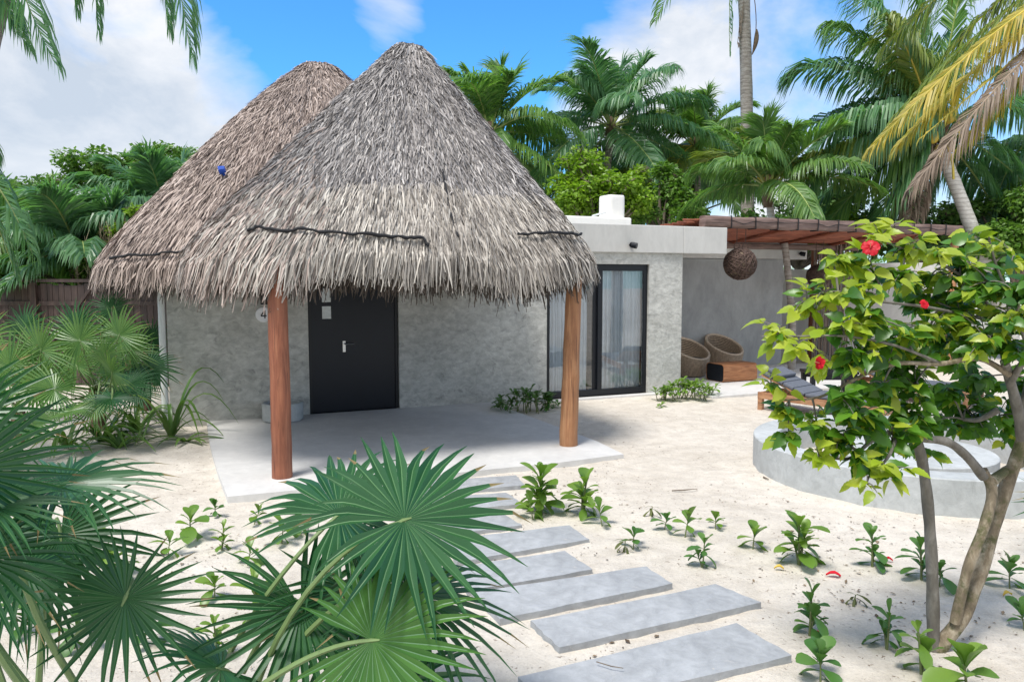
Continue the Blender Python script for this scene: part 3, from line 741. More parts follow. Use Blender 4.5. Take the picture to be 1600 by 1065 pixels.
def palm(label,base,crown,seed,nf=20,L=3.2,ll=.85,mats=None,tr=(.16,.11),tm='trunk',emin=-40,emax=82,wd=.044,bend=None,nl=105,az0=0,drp=1.0,skip=None,ymat=0,start_tr=True,hangk=1.0):
    r=random.Random(seed); base=V(base); crown=V(crown)
    t=thing('coconut_palm',label,'palm tree',base,'coconut palms round the house')
    if start_tr:
        mid=(base+crown)/2+(V(bend) if bend else V((r.uniform(-.3,.3),r.uniform(-.2,.2),0)))
        trunk(t,(base,mid,crown),tr,M[tm],seed)
        mb=MB(); rows=[]
        for k in range(7):
            a=k/6; rr=tr[1]*(1.25+1.1*math.sin(a*math.pi)*.6)*(1-.55*a*a); rows.append([crown+V((rr*math.cos(b),rr*math.sin(b),-.35+a*.8)) for b in [2*math.pi*j/10 for j in range(10)]])
        mb.grid(rows,0,True); obj('crownshaft',mb,M['fibre'],t,smooth=True)
    for i in range(nf):
        q=(i+.5)/nf; el=emax+(emin-emax)*q**1.15+r.uniform(-6,6); az=az0+i*137.5+r.uniform(-14,14)
        if skip and skip(az%360,el): continue
        e=rad(el); h=V((math.cos(rad(az)),math.sin(rad(az)),0)); l=L*r.uniform(.85,1.1)*(.8 if el>65 else 1)
        d0=h*math.cos(e)+ZD*math.sin(e)
        base_=crown+V((0,0,.12))+h*.05; ctrl=base_+d0*l*.55
        drop=drp*l*(.18+.30*math.cos(e)**1.2)*r.uniform(.7,1.25)
        tip=base_+d0*l*.96+h*l*.06-ZD*drop
        mm=mats or [M['palmA'],M['rach']]
        if ymat and r.random()<ymat: mm=[M['palmY'],M['rachY']]
        frond(t,base_,ctrl,tip,r,mats=mm,nl=nl,ll=ll,wd=wd,hang=(.22 if el>50 else .5)*r.uniform(.7,1.3)*hangk,fold=.4 if el>20 else .2,twist=r.uniform(-.35,.35))
    return t
def g0z(p): return V((p.x,p.y,0))
mA=[M['palmA'],M['rach']]; mB=[M['palmB'],M['rach']]; mY=[M['palmY'],M['rachY']]; mG=[M['palmG'],M['rachY']]; mD=[M['palmD'],M['rachD']]
c=P(765,215,22); palm('coconut palm directly behind the right slope of the grey thatched roof',g0z(c)+V((.4,0,0)),c,101,22,3.2,1.1,mA,drp=1.1,az0=20)
c=P(955,205,24); palm('dark bushy coconut palm behind the lime green bush',g0z(c)+V((-.3,0,0)),c,102,25,3.4,1.2,mB,az0=60)
c=P(1088,235,26); palm('light yellowish coconut palm just left of the tall bare trunk',g0z(c),c,103,26,2.9,1.05,mA,ymat=.55,az0=10)
c=P(1200,300,17.5); palm('young coconut palm with yellow leaf bases rising behind the pergola beam',g0z(c)+V((.25,0,0)),c,104,18,2.3,.85,mA,tr=(.10,.08),tm='trunkW',emin=8,emax=84,wd=.035,az0=100,ymat=.15)
# tall trunk that leaves the frame
tb=P(1168,340,21); tt=P(1160,-420,21)
tp=thing('coconut_palm','very tall coconut palm whose bare grey trunk leaves the top of the photo','palm tree',g0z(tb)+V((.05,0,0)),'coconut palms round the house')
trunk(tp,(g0z(tb)+V((.08,0,0)),P(1172,160,21),P(1156,-160,21)),(.20,.135),M['trunk'],5)
r=random.Random(55); c=P(1156,-160,21)
for i in range(16):
    az=rad(i*137.5); h=V((math.cos(az),math.sin(az),0)); el=rad(70-95*i/15); d0=h*math.cos(el)+ZD*math.sin(el); b_=c
    frond(tp,b_,b_+d0*1.9,b_+d0*3.2-ZD*(.5+.9*math.cos(el)),r,mats=mA,hang=.5)
frond(tp,c,P(1138,-120,21),P(1140,82,21),r,mats=mB,nl=36,ll=.5,hang=.9,start=.3)
frond(tp,c,P(1172,-120,21),P(1152,70,20.9),r,mats=mD,nl=30,ll=.45,hang=.9,start=.3)
mb=MB(); mb.tube(bez(P(1168,-60,20.9),P(1184,10,20.9),P(1181,48,20.9),8),.012,5); mb.tube(bez(P(1182,46,20.9),P(1184,64,20.9),P(1175,86,20.9),8),[.02,.045,.06,.065,.06,.05,.03,.01],6)
obj('dead_spathe',mb,M['fibre'],tp,smooth=True)

# big right palm with pale leaning trunk
YB=18.5; c=P(1462,218,YB); bs=G(1590,600); bs=V((P(1592,560,YB).x,YB,0))
p6=thing('coconut_palm','big coconut palm with pale leaning trunk and coconuts right of the pergola','palm tree',bs,'coconut palms round the house')
trunk(p6,(bs,P(1512,330,YB),P(1466,225,YB)),(.18,.14),M['trunkW'],9)
mb=MB()
for k in range(40):
    r=random.Random(900+k); a=r.uniform(0,6.28); p=c+V((.13*math.cos(a),.13*math.sin(a),r.uniform(-.35,.25))); q=p+V((.16*math.cos(a),.16*math.sin(a),r.uniform(.1,.35))); mb.tube([p,q],[.035,.015],5)
obj('crownshaft',mb,M['fibre'],p6)
r=random.Random(61)
FR=[  # ctrl px, tip px, depth at tip, mats, kwargs
 ((1390,100),(1262,245),-.6,mB,{}),((1370,150),(1240,300),-1.0,mB,{}),((1390,185),(1255,345),.4,mB,{}),((1400,215),(1280,365),-.3,mA,{}),
 ((1330,60),(1238,118),1.0,mB,{}),((1390,60),(1300,40),.5,mA,{}),((1440,60),(1330,-20),-.5,mB,{}),((1450,40),(1420,-80),.3,mA,{}),
 ((1400,120),(1225,215),1.5,mB,{}),((1410,240),(1340,420),-.6,mB,{}),((1430,250),(1370,395),.6,mY,{}),((1440,260),(1400,430),.8,mB,{}),
 ((1500,60),(1600,20),.6,mB,{}),((1540,130),(1640,190),.3,mB,{}),((1530,200),(1640,330),.6,mB,{}),
 ((1480,60),(1520,-90),0,mA,{}),((1520,240),(1600,420),1.2,mB,{}),((1360,205),(1215,265),-.9,mY,{}),
 ((1440,120),(1395,30),-1.2,mY,{}),((1420,160),(1290,190),-1.4,mB,{})]
for (cp,tp_,dy,mm,kw) in FR:
    frond(p6,c+V((0,0,.1)),P(cp[0],cp[1],YB+dy*.5),P(tp_[0],tp_[1],YB+dy),r,mats=mm,nl=130,ll=1.5,wd=.046,r0=.04,hang=r.uniform(.5,.95),fold=.15,twist=r.uniform(-.3,.3))
for cp,tp_,dy in (((1425,215),(1412,480),-.5),((1400,235),(1405,400),-.3),((1440,240),(1425,445),-.6)):
    frond(p6,c,P(*cp,YB+dy*.5),P(*tp_,YB+dy),r,mats=mD,nl=70,ll=.7,wd=.05,hang=1.2,ragged=.2)
r=random.Random(4)
for px,py,q in ((1484,181,.15),(1444,232,.12),(1458,214,.13),(1468,236,.13)):
    cc=P(px,py,YB-.3); mb=MB(); rows=[]
    for i in range(9):
        a=math.pi*(i+.05)/8.1; rows.append([cc+V((math.sin(a)*math.cos(b)*q,math.sin(a)*math.sin(b)*q,math.cos(a)*q*1.25)) for b in [2*math.pi*k/12 for k in range(12)]])
    mb.grid(rows,0,True); obj('coconut',mb,M['coco'],p6,smooth=True)
for px,py in ((1440,262),(1425,250),(1500,215),(1490,280)):
    mb=MB(); mb.tube(bez(c,P(px,py-60,YB-.4),P(px,py,YB-.5),8),[.03]*8,5); obj('stalk',mb,M['rachY'],p6)

# right foreground palm, crown outside the frame
YC=8.6; c=P(1830,-90,YC)
p7=thing('coconut_palm','coconut palm with drooping golden and brown fronds entering from the right edge','palm tree',V((c.x+.3,c.y,0)),'coconut palms round the house')
trunk(p7,(V((c.x+.3,c.y,0)),V((c.x+.5,c.y,2.5)),c),(.17,.13),M['trunk'],77)
r=random.Random(71)
for cp,tp_,dy,mm,kw in (((1640,-60),(1368,225),-.4,mG,dict(nl=210,ll=.72,hang=.7)),((1660,-100),(1405,175),.5,mY,dict(nl=200,ll=.72,hang=.6)),
  ((1640,20),(1428,290),-.7,mD,dict(nl=210,ll=.70,hang=1.0,ragged=.06)),((1680,20),(1500,230),.2,mG,dict(nl=190,ll=.6,hang=.9)),
  ((1700,-10),(1440,215),.4,mG,dict(nl=70,ll=.4,hang=.9,ragged=.4)),
  ((1640,-190),(1385,70),1.4,mY,dict(nl=210,ll=.9,hang=1.1)),((1660,-140),(1450,120),1.0,mY,dict(nl=190,ll=.8,hang=.9)),((1640,-20),(1405,225),-.1,mG,dict(nl=190,ll=.65,hang=.8)),
  ((1800,-260),(1640,-330),0,mA,{}),((2000,-200),(2150,-60),.5,mA,{}),((1950,0),(2010,220),.2,mA,{}),((1800,0),(1790,260),-1,mA,{})):
    frond(p7,c,P(*cp,YC+dy*.5),P(*tp_,YC+dy),r,mats=mm,wd=.019,r0=.026,fold=.12,start=.1,**kw)
# right edge dark palm
c=P(1625,225,19.5)
p8=thing('coconut_palm','dark shaded coconut palm cut by the right edge behind the pale trunk','palm tree',g0z(c)+V((.3,0,0)),'coconut palms round the house')
trunk(p8,(g0z(c)+V((.3,0,0)),g0z(c)+V((.2,0,2)),c),(.16,.12),M['trunk'],78)
r=random.Random(81)
for cp,tp_,dy,mm in (((1580,200),(1535,390),-.5,mB),((1570,230),(1560,430),0,mB),((1600,260),(1585,450),.4,mB),((1560,190),(1500,330),.5,mB),((1650,150),(1700,280),.2,mB),((1610,150),(1560,110),.6,mB),((1640,250),(1640,450),.3,mB),((1560,260),(1545,470),.9,mA),((1590,300),(1605,460),-.8,mD)):
    frond(p8,c,P(*cp,19.5+dy*.5),P(*tp_,19.5+dy),r,mats=mm,nl=80,ll=1.0,wd=.055,hang=.8)

# left background palms
c=P(128,415,15.5); palm('stout coconut palm with upright fronds behind the board fence',g0z(c),c,105,22,2.3,.85,mB,tr=(.16,.14),emin=0,emax=80,az0=35)
c=P(262,360,18); palm('coconut palm with arching fronds left of the rust coloured roof',g0z(c),c,106,22,2.5,.9,mB,tr=(.15,.13),emin=-5,emax=80,az0=75)
c=P(20,420,17); palm('coconut palm low behind the fence at the far left',g0z(c),c,107,20,2.3,.85,mA,tr=(.15,.13),emin=-10,emax=75,az0=0)
c=P(-110,250,9.5)
p10=thing('coconut_palm','coconut palm outside the left edge, one drooping frond in view','palm tree',g0z(c)+V((-.2,0,0)),'coconut palms round the house')
trunk(p10,(g0z(c)+V((-.2,0,0)),g0z(c)+V((-.3,0,2)),c),(.16,.12),M['trunk'],79)
r=random.Random(91)
for cp,tp_,dy in (((-30,200),(50,395),-.2),((-40,230),(25,430),.3),((-120,160),(-230,240),0),((-160,250),(-260,400),.4),((-60,280),(-20,450),-.5),((-100,100),(-80,20),.3),((-60,150),(-15,240),.8)):
    frond(p10,c,P(*cp,9.5+dy*.5),P(*tp_,9.5+dy),r,mats=mB,nl=60,ll=.62,wd=.03,hang=.8)
c=P(60,-230,7.2)
p11=thing('coconut_palm','coconut palm above the frame whose frond tips hang in the top left corner','palm tree',V((c.x-1.2,c.y,0)),'coconut palms round the house')
trunk(p11,(V((c.x-1.2,c.y,0)),V((c.x-1.2,c.y,3)),c),(.17,.12),M['trunk'],80)
r=random.Random(95)
for cp,tp_,dy,ll in (((262,-240),(297,84),-.2,.55),((240,-260),(262,40),.1,.5),((140,-300),(152,46),.3,.42),((120,-260),(118,10),.1,.4),((-60,-190),(84,96),-.3,.6),((-70,-120),(40,70),-.1,.5),((-20,-150),(20,40),.2,.42),((-120,-250),(-200,0),0,.5),((200,-380),(330,-300),.4,.5),((60,-400),(100,-480),.2,.5)):
    frond(p11,c,P(*cp,7.2+dy*.5),P(*tp_,7.2+dy),r,mats=mB,nl=110,ll=ll,wd=.016,hang=.6,r0=.016)

# ------------------------------------------------------------------ broadleaf trees and undergrowth
def leafquads(mb,cs,r,n,size,m=0,up=.7):
    """cs: list of (center, rx, ry, rz)"""
    W=[x[1]*x[2]*x[3] for x in cs]; tot=sum(W)
    for (c,rx,ry,rz),w in zip(cs,W):
        for _ in range(max(6,int(n*w/tot))):
            while True:
                q=V((r.uniform(-1,1),r.uniform(-1,1),r.uniform(-1,1)))
                if q.length<=1: break
            q=q*(.55+.45*r.random()) if q.length<.6 else q
            p=c+V((q.x*rx,q.y*ry,q.z*rz))
            d=V((r.gauss(0,1),r.gauss(0,1),r.gauss(-.25,.5)+q.z*.3)).normalized(); nn=V((r.gauss(0,.6),r.gauss(-.1,.6),up+.3)).normalized()
            s=d.cross(nn)
            if s.length<.1: continue
            s.normalize(); l=size*r.uniform(.6,1.3); nn=s.cross(d); s=s*l*.3
            b=len(mb.v); mb.v.extend([tuple(x) for x in (p,p+d*l*.45+s+nn*l*.06,p+d*l-nn*l*.1,p+d*l*.45-s+nn*l*.06)]); mb.f.append((b,b+1,b+2,b+3)); mb.m.append(m)
def tree(label,base,cs,mat,seed,n,size,tr=.12,name='broadleaf_tree',group='broadleaf trees behind the house'):
    r=random.Random(seed); base=V(base); t=thing(name,label,'tree',base,group)
    fork=base+V((0,0,max(.3,min(c.z-rz for c,_,_,rz in cs)*.8)))
    mb=MB(); mb.tube([base-ZD*.1,base.lerp(fork,.5)+V((.05,0,0)),fork],[tr,tr*.85,tr*.7],8)
    for c,rx,ry,rz in cs:
        m_=fork.lerp(c,.5)+V((r.uniform(-.2,.2),r.uniform(-.2,.2),.1)); mb.tube(bez(fork,m_,c,6),[tr*.55*(1-.14*i) for i in range(6)],6)
        for _ in range(5):
            e=c+V((r.uniform(-1,1)*rx,r.uniform(-1,1)*ry,r.uniform(-.2,1)*rz))*.85; mb.tube(bez(c,(c+e)/2+V((0,0,.08)),e,5),[tr*.2*(1-.2*i) for i in range(5)],4)
    obj('trunk',mb,M['bark'],t,smooth=True)
    mb=MB(); leafquads(mb,cs,r,n,size); obj('crown',mb,M[mat],t)
def blobs(seed,spec,k=3):
    """spec: (px,py,Y,r px) blobs, each broken into uneven clumps"""
    r=random.Random(seed); o=[]
    for px,py,Y,rp in spec:
        c=P(px,py,Y); R=rp*Y/FL
        for _ in range(k):
            q=V((r.uniform(-1,1),r.uniform(-1,1),r.uniform(-.8,.8)))*R*.7; s=R*r.uniform(.35,.62); o.append((c+q,s*r.uniform(.9,1.3),s*1.1,s*r.uniform(.6,.9)))
    return o
def T(label,spec,mat,seed,n,size,k=4,tr=.12,**kw):
    c=P(*spec[0][:3]); tree(label,V((c.x,c.y,0)),blobs(seed,spec,k),mat,seed,n,size,tr,**kw)
T('lime green bushy tree behind the white chimney',[(930,290,19,55),(890,300,19,40),(975,300,19,42),(925,250,19.3,34),(900,265,19,26),(1005,275,19.4,25),(940,330,19,30)],'treeA',201,8000,.13,7)
T('mid green tree between the chimney and the tall trunk',[(1040,310,20.5,45),(1000,325,20,32),(1080,320,20,38),(1050,280,20.6,28)],'treeB',202,6000,.14,6)
T('shaded green tree behind the pergola beam and young palm',[(1250,320,21,45),(1310,330,20,45),(1200,340,20.5,36),(1350,350,20.5,40)],'treeC',203,6500,.15,6)
T('pale green shrub above the garden wall, behind the pergola',[(1340,360,19.4,30),(1310,345,19.5,22),(1290,380,19.3,25)],'treeA',204,1800,.13,4,.08)
T('dark tree behind the right garden wall and dead frond',[(1450,370,19.5,55),(1400,380,19.5,45),(1510,360,19.7,55),(1440,310,20,40)],'treeC',205,7000,.15,6)
T('dark leafy tree at the right edge under the palm fronds',[(1590,390,18.5,60),(1560,330,19,45),(1640,340,18,60)],'treeB',206,6500,.14,6)
T('tall round tree behind the left coconut palms',[(200,270,24,46),(150,268,24,40),(260,262,24.5,40),(110,300,23.5,42),(215,245,24,26),(300,258,24,26)],'treeB',207,9000,.16,7)
T('dark tree at the far left behind the fence',[(40,310,22,50),(70,340,21,42),(-20,330,22,60),(90,370,20,40)],'treeC',208,7000,.16,6)
T('yellow green shrub just left of the rust thatch',[(215,345,14.8,26),(190,370,14.8,28),(235,330,14.9,18)],'treeA',209,2500,.10,6,.06)
T('rounded green bush above the board fence',[(150,395,15.2,30),(130,420,15.2,28),(175,410,15.1,26),(30,425,15.2,30)],'treeB',210,3500,.10,6,.06)
T('dark tree behind the big thatched roof and first palm',[(820,280,25,55),(770,300,25,50),(860,320,24,40),(720,300,25,50)],'treeC',211,6000,.16,6)
T('dark green tree behind the dark bushy coconut palm',[(1000,260,27,40),(940,265,27,40),(1060,290,27,45),(1130,290,27,45)],'treeC',212,6000,.17,6)
# far wall of jungle
mb=MB(); r=random.Random(300); cs=[]
for i in range(90):
    x=-24+52*r.random(); y=29+7*r.random()+abs(x)*.05; z=r.uniform(.3,4.0); s=r.uniform(.9,1.7); cs.append((V((x,y,z)),s*1.2,s,s*.8))
for i in range(30):
    x=-12-6*r.random(); y=18+6*r.random(); z=r.uniform(.2,2.2); s=r.uniform(.7,1.2); cs.append((V((x,y,z)),s*1.2,s,s*.8))
leafquads(mb,cs,r,30000,.24); tag(obj('jungle',mb,M['treeC']),'dense dark jungle mass closing the view behind the palms','jungle',kind='stuff')
# dry plumes by the roof edge
q=P(185,400,14.6); mb=MB(); r=random.Random(13); q.z=0
for i in range(60):
    a=q+V((r.gauss(0,.22),r.gauss(0,.15),0)); h=r.uniform(2.2,3.1); b=a+V((r.gauss(.05,.18),r.gauss(0,.15),h)); pts=bez(a,(a+b)/2+V((r.gauss(0,.1),0,.3)),b,6); mb.tube(pts,[.010,.010,.009,.008,.007,.003],4)
    for _ in range(7):
        t=r.uniform(.7,1); p=a.lerp(b,t); e=p+V((r.gauss(0,.08),r.gauss(0,.08),r.uniform(.05,.3))); mb.tube([p,e],[.006,.002],3,cap=False)
tag(obj('dry_reeds',mb,M['straw'],origin=q),'clump of tall dry straw coloured reeds beside the rust thatch','reeds')

# ------------------------------------------------------------------ fan palms
def fan(mb,hub,axis,nrm,R,r,nseg=36,span=330,droop=.16,cone=.10,fuse=.40,ml=0,stiff=1):
    axis=V(axis).normalized(); nrm=V(nrm); nrm=(nrm-axis*nrm.dot(axis)).normalized(); side=nrm.cross(axis)
    hs=rad(span)/nseg/2
    for i in range(nseg):
        ph=-rad(span)/2+rad(span)*(i+.5)/nseg
        l=R*(.80+.20*math.cos(ph*.55))*r.uniform(.93,1.05); dr=droop*r.uniform(.5,1.5); sway=r.uniform(-.10,.10); bend=r.uniform(.02,.30)**2*2.2; brown=r.random()<.3
        cols=[]
        for rr,wf in ((.02,1),(.22,1),(fuse,1),(.64,.70),(.84,.36),(1.0,.03)):
            d=rr*l; hw=min(rr,fuse)*l*math.tan(hs)*wf*1.0
            a=ph+sway*max(0,rr-fuse)*2
            dirv=axis*math.cos(a)+side*math.sin(a); tang=-axis*math.sin(a)+side*math.cos(a)
            c=hub+dirv*d+nrm*(cone*d*(1-.6*rr))-ZD*(dr*l*rr**3*(.35+.65*abs(dirv.z if dirv.z<0 else 1))+bend*l*max(0,rr-.6)**1.5)
            ple=hw*.55
            cols.append((c-tang*hw+nrm*ple,c-nrm*ple*.4,c+tang*hw+nrm*ple))
        b=len(mb.v)
        for q in cols: mb.v.extend([tuple(x) for x in q])
        rib=[]
        for q in cols: dq=(q[2]-q[0])*.07; rib.append((q[1]-dq+nrm*.0015,q[1]+dq+nrm*.0015))
        b2=len(mb.v)
        for q in rib: mb.v.extend([tuple(x) for x in q])
        for k in range(4): o=b2+k*2; mb.f.append((o,o+1,o+3,o+2)); mb.m.append(3)
        for k in range(5):
            for j in range(2):
                o=b+k*3+j; mb.f.append((o,o+1,o+4,o+3)); mb.m.append(2 if brown and k==4 else ml)
def fanpalm(label,root,leaves,seed,group,mats=('fan',),trunkh=0,tr=.06):
    r=random.Random(seed); root=V(root); t=thing('fan_palm',label,'palm',root,group)
    if trunkh:
        mb=MB(); mb.tube([root-ZD*.1,root+V((.02,0,trunkh*.6)),root+V((0,0,trunkh))],[tr*1.15,tr,tr*.9],10,wob=.08,rng=r); obj('trunk',mb,M['fibre'],t)
    top=root+V((0,0,trunkh))
    for L in leaves:
        hub,axis,nrm,R=L[:4]; kw=dict(L[4]) if len(L)>4 else {}
        m=kw.pop('mat','fan'); pet=kw.pop('pet',None); sag=kw.pop('sag',.12); pr=kw.pop('pr',.009)
        mb=MB(); fan(mb,hub,axis,nrm,R,r,**kw)
        st=pet if pet is not None else top
        ax=V(axis).normalized(); ct=hub-ax*(hub-st).length*.4+ZD*sag*(hub-st).length*.3
        pts=bez(st,ct,hub,10); mb.tube(pts,[pr*(1.5-.6*i/9) for i in range(10)],6,1)
        nn=V(nrm).normalized(); mb.tube([hub-ax*.01,hub+ax*.03+nn*.004],[pr,.004],6,1)
        obj('fan_leaf',mb,[M[m],M['petiole'],M['tip'],M['rib']],t)
# front centre palm
rt=V((P(430,1065,3.0).x,3.05,0))
fanpalm('glossy fan palm in the front centre beside the stepping slabs',rt,[
 (P(632,812,3.0),(.85,.35,.10),(-.05,-.70,.72),.52,dict(nseg=31,span=345,droop=.10,fuse=.52,pet=P(395,1010,3.05)-ZD*.2,sag=-.1)),
 (P(530,803,3.25),(.55,.55,.45),(-.15,-.55,.82),.50,dict(nseg=29,span=320,droop=.16,fuse=.5,pet=P(330,960,3.15)-ZD*.3,sag=.1)),
 (P(582,1000,2.75),(.85,-.15,.10),(.05,-.75,.62),.46,dict(nseg=30,span=320,droop=.10,fuse=.5,mat='fanY',pet=P(395,1080,2.8),sag=0)),
 (P(470,950,3.15),(.35,-.35,-.80),(.45,-.70,.30),.52,dict(nseg=34,span=330,droop=.12,pet=P(380,1050,3.1),sag=.1)),
 (P(640,930,3.1),(.85,.0,-.35),(.25,-.35,.85),.52,dict(nseg=34,span=300,droop=.28,pet=P(430,1050,3.1))),
 (P(545,920,3.3),(.4,.2,-.8),(.4,-.75,.5),.5,dict(nseg=34,span=320,droop=.12)),
 (P(345,1045,2.9),(-.2,-.5,.3),(.2,-.3,.9),.42,dict(nseg=30,span=300,droop=.2,pet=P(395,1110,2.9))),
 (P(600,1075,3.0),(.8,.2,-.3),(.2,-.6,.75),.5,dict(nseg=32,span=310,droop=.2)),
 ],401,'fan palms at the front of the photo')
# front left palm
rt=V((P(60,1065,2.7).x,2.75,0))
fanpalm('large fan palm filling the left edge in front',rt,[
 (P(-60,735,2.4),(.35,.1,.9),(.75,-.55,.1),.42,dict(nseg=34,span=300,droop=.12,pet=P(40,1080,2.5))),
 (P(98,757,2.75),(.75,.62,.05),(-.05,-.30,.95),.40,dict(nseg=36,span=340,droop=.20,pet=P(122,1075,2.75),sag=0)),
 (P(196,934,2.8),(-.3,-.30,-.85),(.10,-.95,.25),.375,dict(nseg=32,span=350,droop=.05,mat='fan',pet=P(105,1010,3.1),sag=-.1)),
 (P(95,835,3.05),(.2,-.2,-.9),(.2,-.85,.3),.44,dict(nseg=34,span=330,droop=.1,pet=P(60,1075,3.0))),
 (P(-20,790,2.5),(.95,.3,.05),(0,-.35,.9),.32,dict(nseg=36,span=320,droop=.18,pet=P(50,1080,2.6))),
 (P(-40,870,2.5),(.8,-.1,-.5),(.4,-.5,.7),.36,dict(nseg=34,span=320,droop=.2)),
 (P(40,890,2.9),(.7,.2,-.3),(.1,-.4,.9),.36,dict(nseg=30,span=280,droop=.4)),
 (P(-70,650,2.6),(.6,.3,.7),(.6,-.6,.4),.36,dict(nseg=34,span=300,droop=.12)),
 ],402,'fan palms at the front of the photo')
q=P(1690,805,5.2)
fanpalm('fan palm outside the right edge, only leaf tips in view',V((q.x+.2,5.2,0)),[(q,(-.9,.1,.2),(.2,-.6,.75),.48,{}),(P(1720,700,5.3),(-.4,.3,.8),(-.3,-.7,.5),.5,{})],403,'fan palms at the front of the photo')
# mid left group by the wall
def midfan(label,root,specs,seed,th):
    L=[]
    for px,py,Y,ax,nr,R,mm in specs: L.append((P(px,py+12,Y),ax,nr,R*.80,dict(mat=mm,nseg=34,droop=.12,pr=.010)))
    fanpalm(label,root,L,seed,'fan palms by the left house wall',trunkh=th,tr=.09)
rt=G(152,672)
midfan('bushy fan palm with stubby trunk left of the house wall',rt,[
 (64,535,8.7,(.15,-.1,.9),(-.1,-.85,.5),.66,'fanM'),(186,512,8.9,(.3,.1,.85),(.1,-.8,.55),.56,'fanM'),(165,543,8.6,(-.2,-.2,.9),(0,-.9,.4),.40,'fanM'),
 (85,597,8.5,(-.6,-.4,.4),(-.2,-.6,.75),.62,'fanM'),(200,590,8.8,(.7,-.2,.0),(.3,-.7,.6),.52,'fan'),(120,560,9.2,(-.4,.3,.7),(-.2,-.7,.6),.6,'fanM'),
 (232,560,9.2,(.7,.1,-.4),(.5,-.6,.5),.55,'fan'),(110,630,8.4,(-.5,-.6,-.2),(-.3,-.5,.8),.5,'fanM'),(175,610,8.5,(.3,-.7,-.3),(.2,-.6,.75),.45,'fan'),(120,500,9.6,(.1,.2,.9),(0,-.8,.5),.6,'fan'),(150,620,8.7,(.1,-.5,-.6),(.1,-.8,.5),.5,'fanM'),(205,535,9.1,(.5,.1,.7),(.2,-.8,.5),.5,'fanM'),(125,520,8.9,(-.3,.1,.9),(-.1,-.85,.4),.6,'fanM'),(60,590,8.6,(-.5,-.2,.6),(-.1,-.8,.5),.6,'fanM'),(175,570,8.6,(.2,-.3,.5),(.1,-.8,.55),.5,'fanM')],411,.55)
rt=G(30,690)
midfan('fan palm with light green leaves at the left edge below the fence',rt,[
 (15,560,8.6,(-.4,.1,.8),(0,-.8,.5),.62,'fanM'),(-30,520,8.8,(-.3,.2,.9),(0,-.8,.5),.62,'fanM'),(10,620,8.0,(.5,-.4,.3),(.2,-.7,.7),.55,'fanM'),(-40,600,8.0,(-.5,-.4,.3),(-.2,-.6,.7),.6,'fan'),(40,500,9.3,(.2,.3,.9),(0,-.8,.5),.5,'fan'),(50,650,7.8,(.6,-.4,-.2),(.2,-.6,.7),.46,'fanM')],412,.4)
rt=G(225,640)
midfan('dark fan palm in the shade against the house corner',rt,[
 (215,600,10,(.3,-.3,-.5),(.3,-.8,.5),.5,'fan'),(240,575,10.2,(.3,-.1,.6),(.2,-.9,.4),.42,'fan'),(205,545,10.3,(.2,.1,.9),(0,-.8,.5),.55,'fan'),(180,580,10.4,(-.4,.0,.7),(0,-.8,.5),.5,'fan'),(238,520,10.4,(.2,.2,.8),(.1,-.9,.4),.5,'fan'),(175,470,10.8,(-.1,.2,.9),(0,-.8,.5),.5,'fan')],413,.4)

# strap leaved lilies
def lily(px,py,n,l,seed,label,up=.7):
    r=random.Random(seed); q=G(px,py); mb=MB()
    for i in range(n):
        a=r.uniform(0,6.28); h=V((math.cos(a),math.sin(a),0)); L=l*r.uniform(.7,1.2); e=up*r.uniform(.4,1.5)
        pts=bez(q+h*.03,q+h*L*.45+ZD*L*e,q+h*L*(.9+.2*r.random())+ZD*max(.02,L*(e-.75)*r.uniform(.3,1)),9); s=h.cross(ZD)
        rows=[]
        for k,p in enumerate(pts):
            t=k/8; w=.026*(1-.25*t)*(1-t**5)+.002; rows.append([p-s*w+ZD*w*.5,p,p+s*w+ZD*w*.5])
        mb.grid(rows)
    tag(obj('lily_plant',mb,M['strap'],origin=q,smooth=True),label,'lily','strap leaved lilies at the house corner')
lily(214,676,18,.62,1,'strap leaved lily with a small bulb on the sand left of the porch')
lily(268,682,12,.75,2,'strap leaved lily with stiff upright leaves against the house corner',1.15)
lily(160,690,20,.6,3,'strap leaved lily at the foot of the stubby fan palm trunk')
lily(185,700,16,.55,4,'sprawling strap leaved lily nearest the camera on the sand edge',.4)
lily(290,690,8,.5,5,'low strap leaved lily touching the porch slab edge',.3)
lily(105,700,14,.6,6,'strap leaved lily below the bushy fan palm',.6)

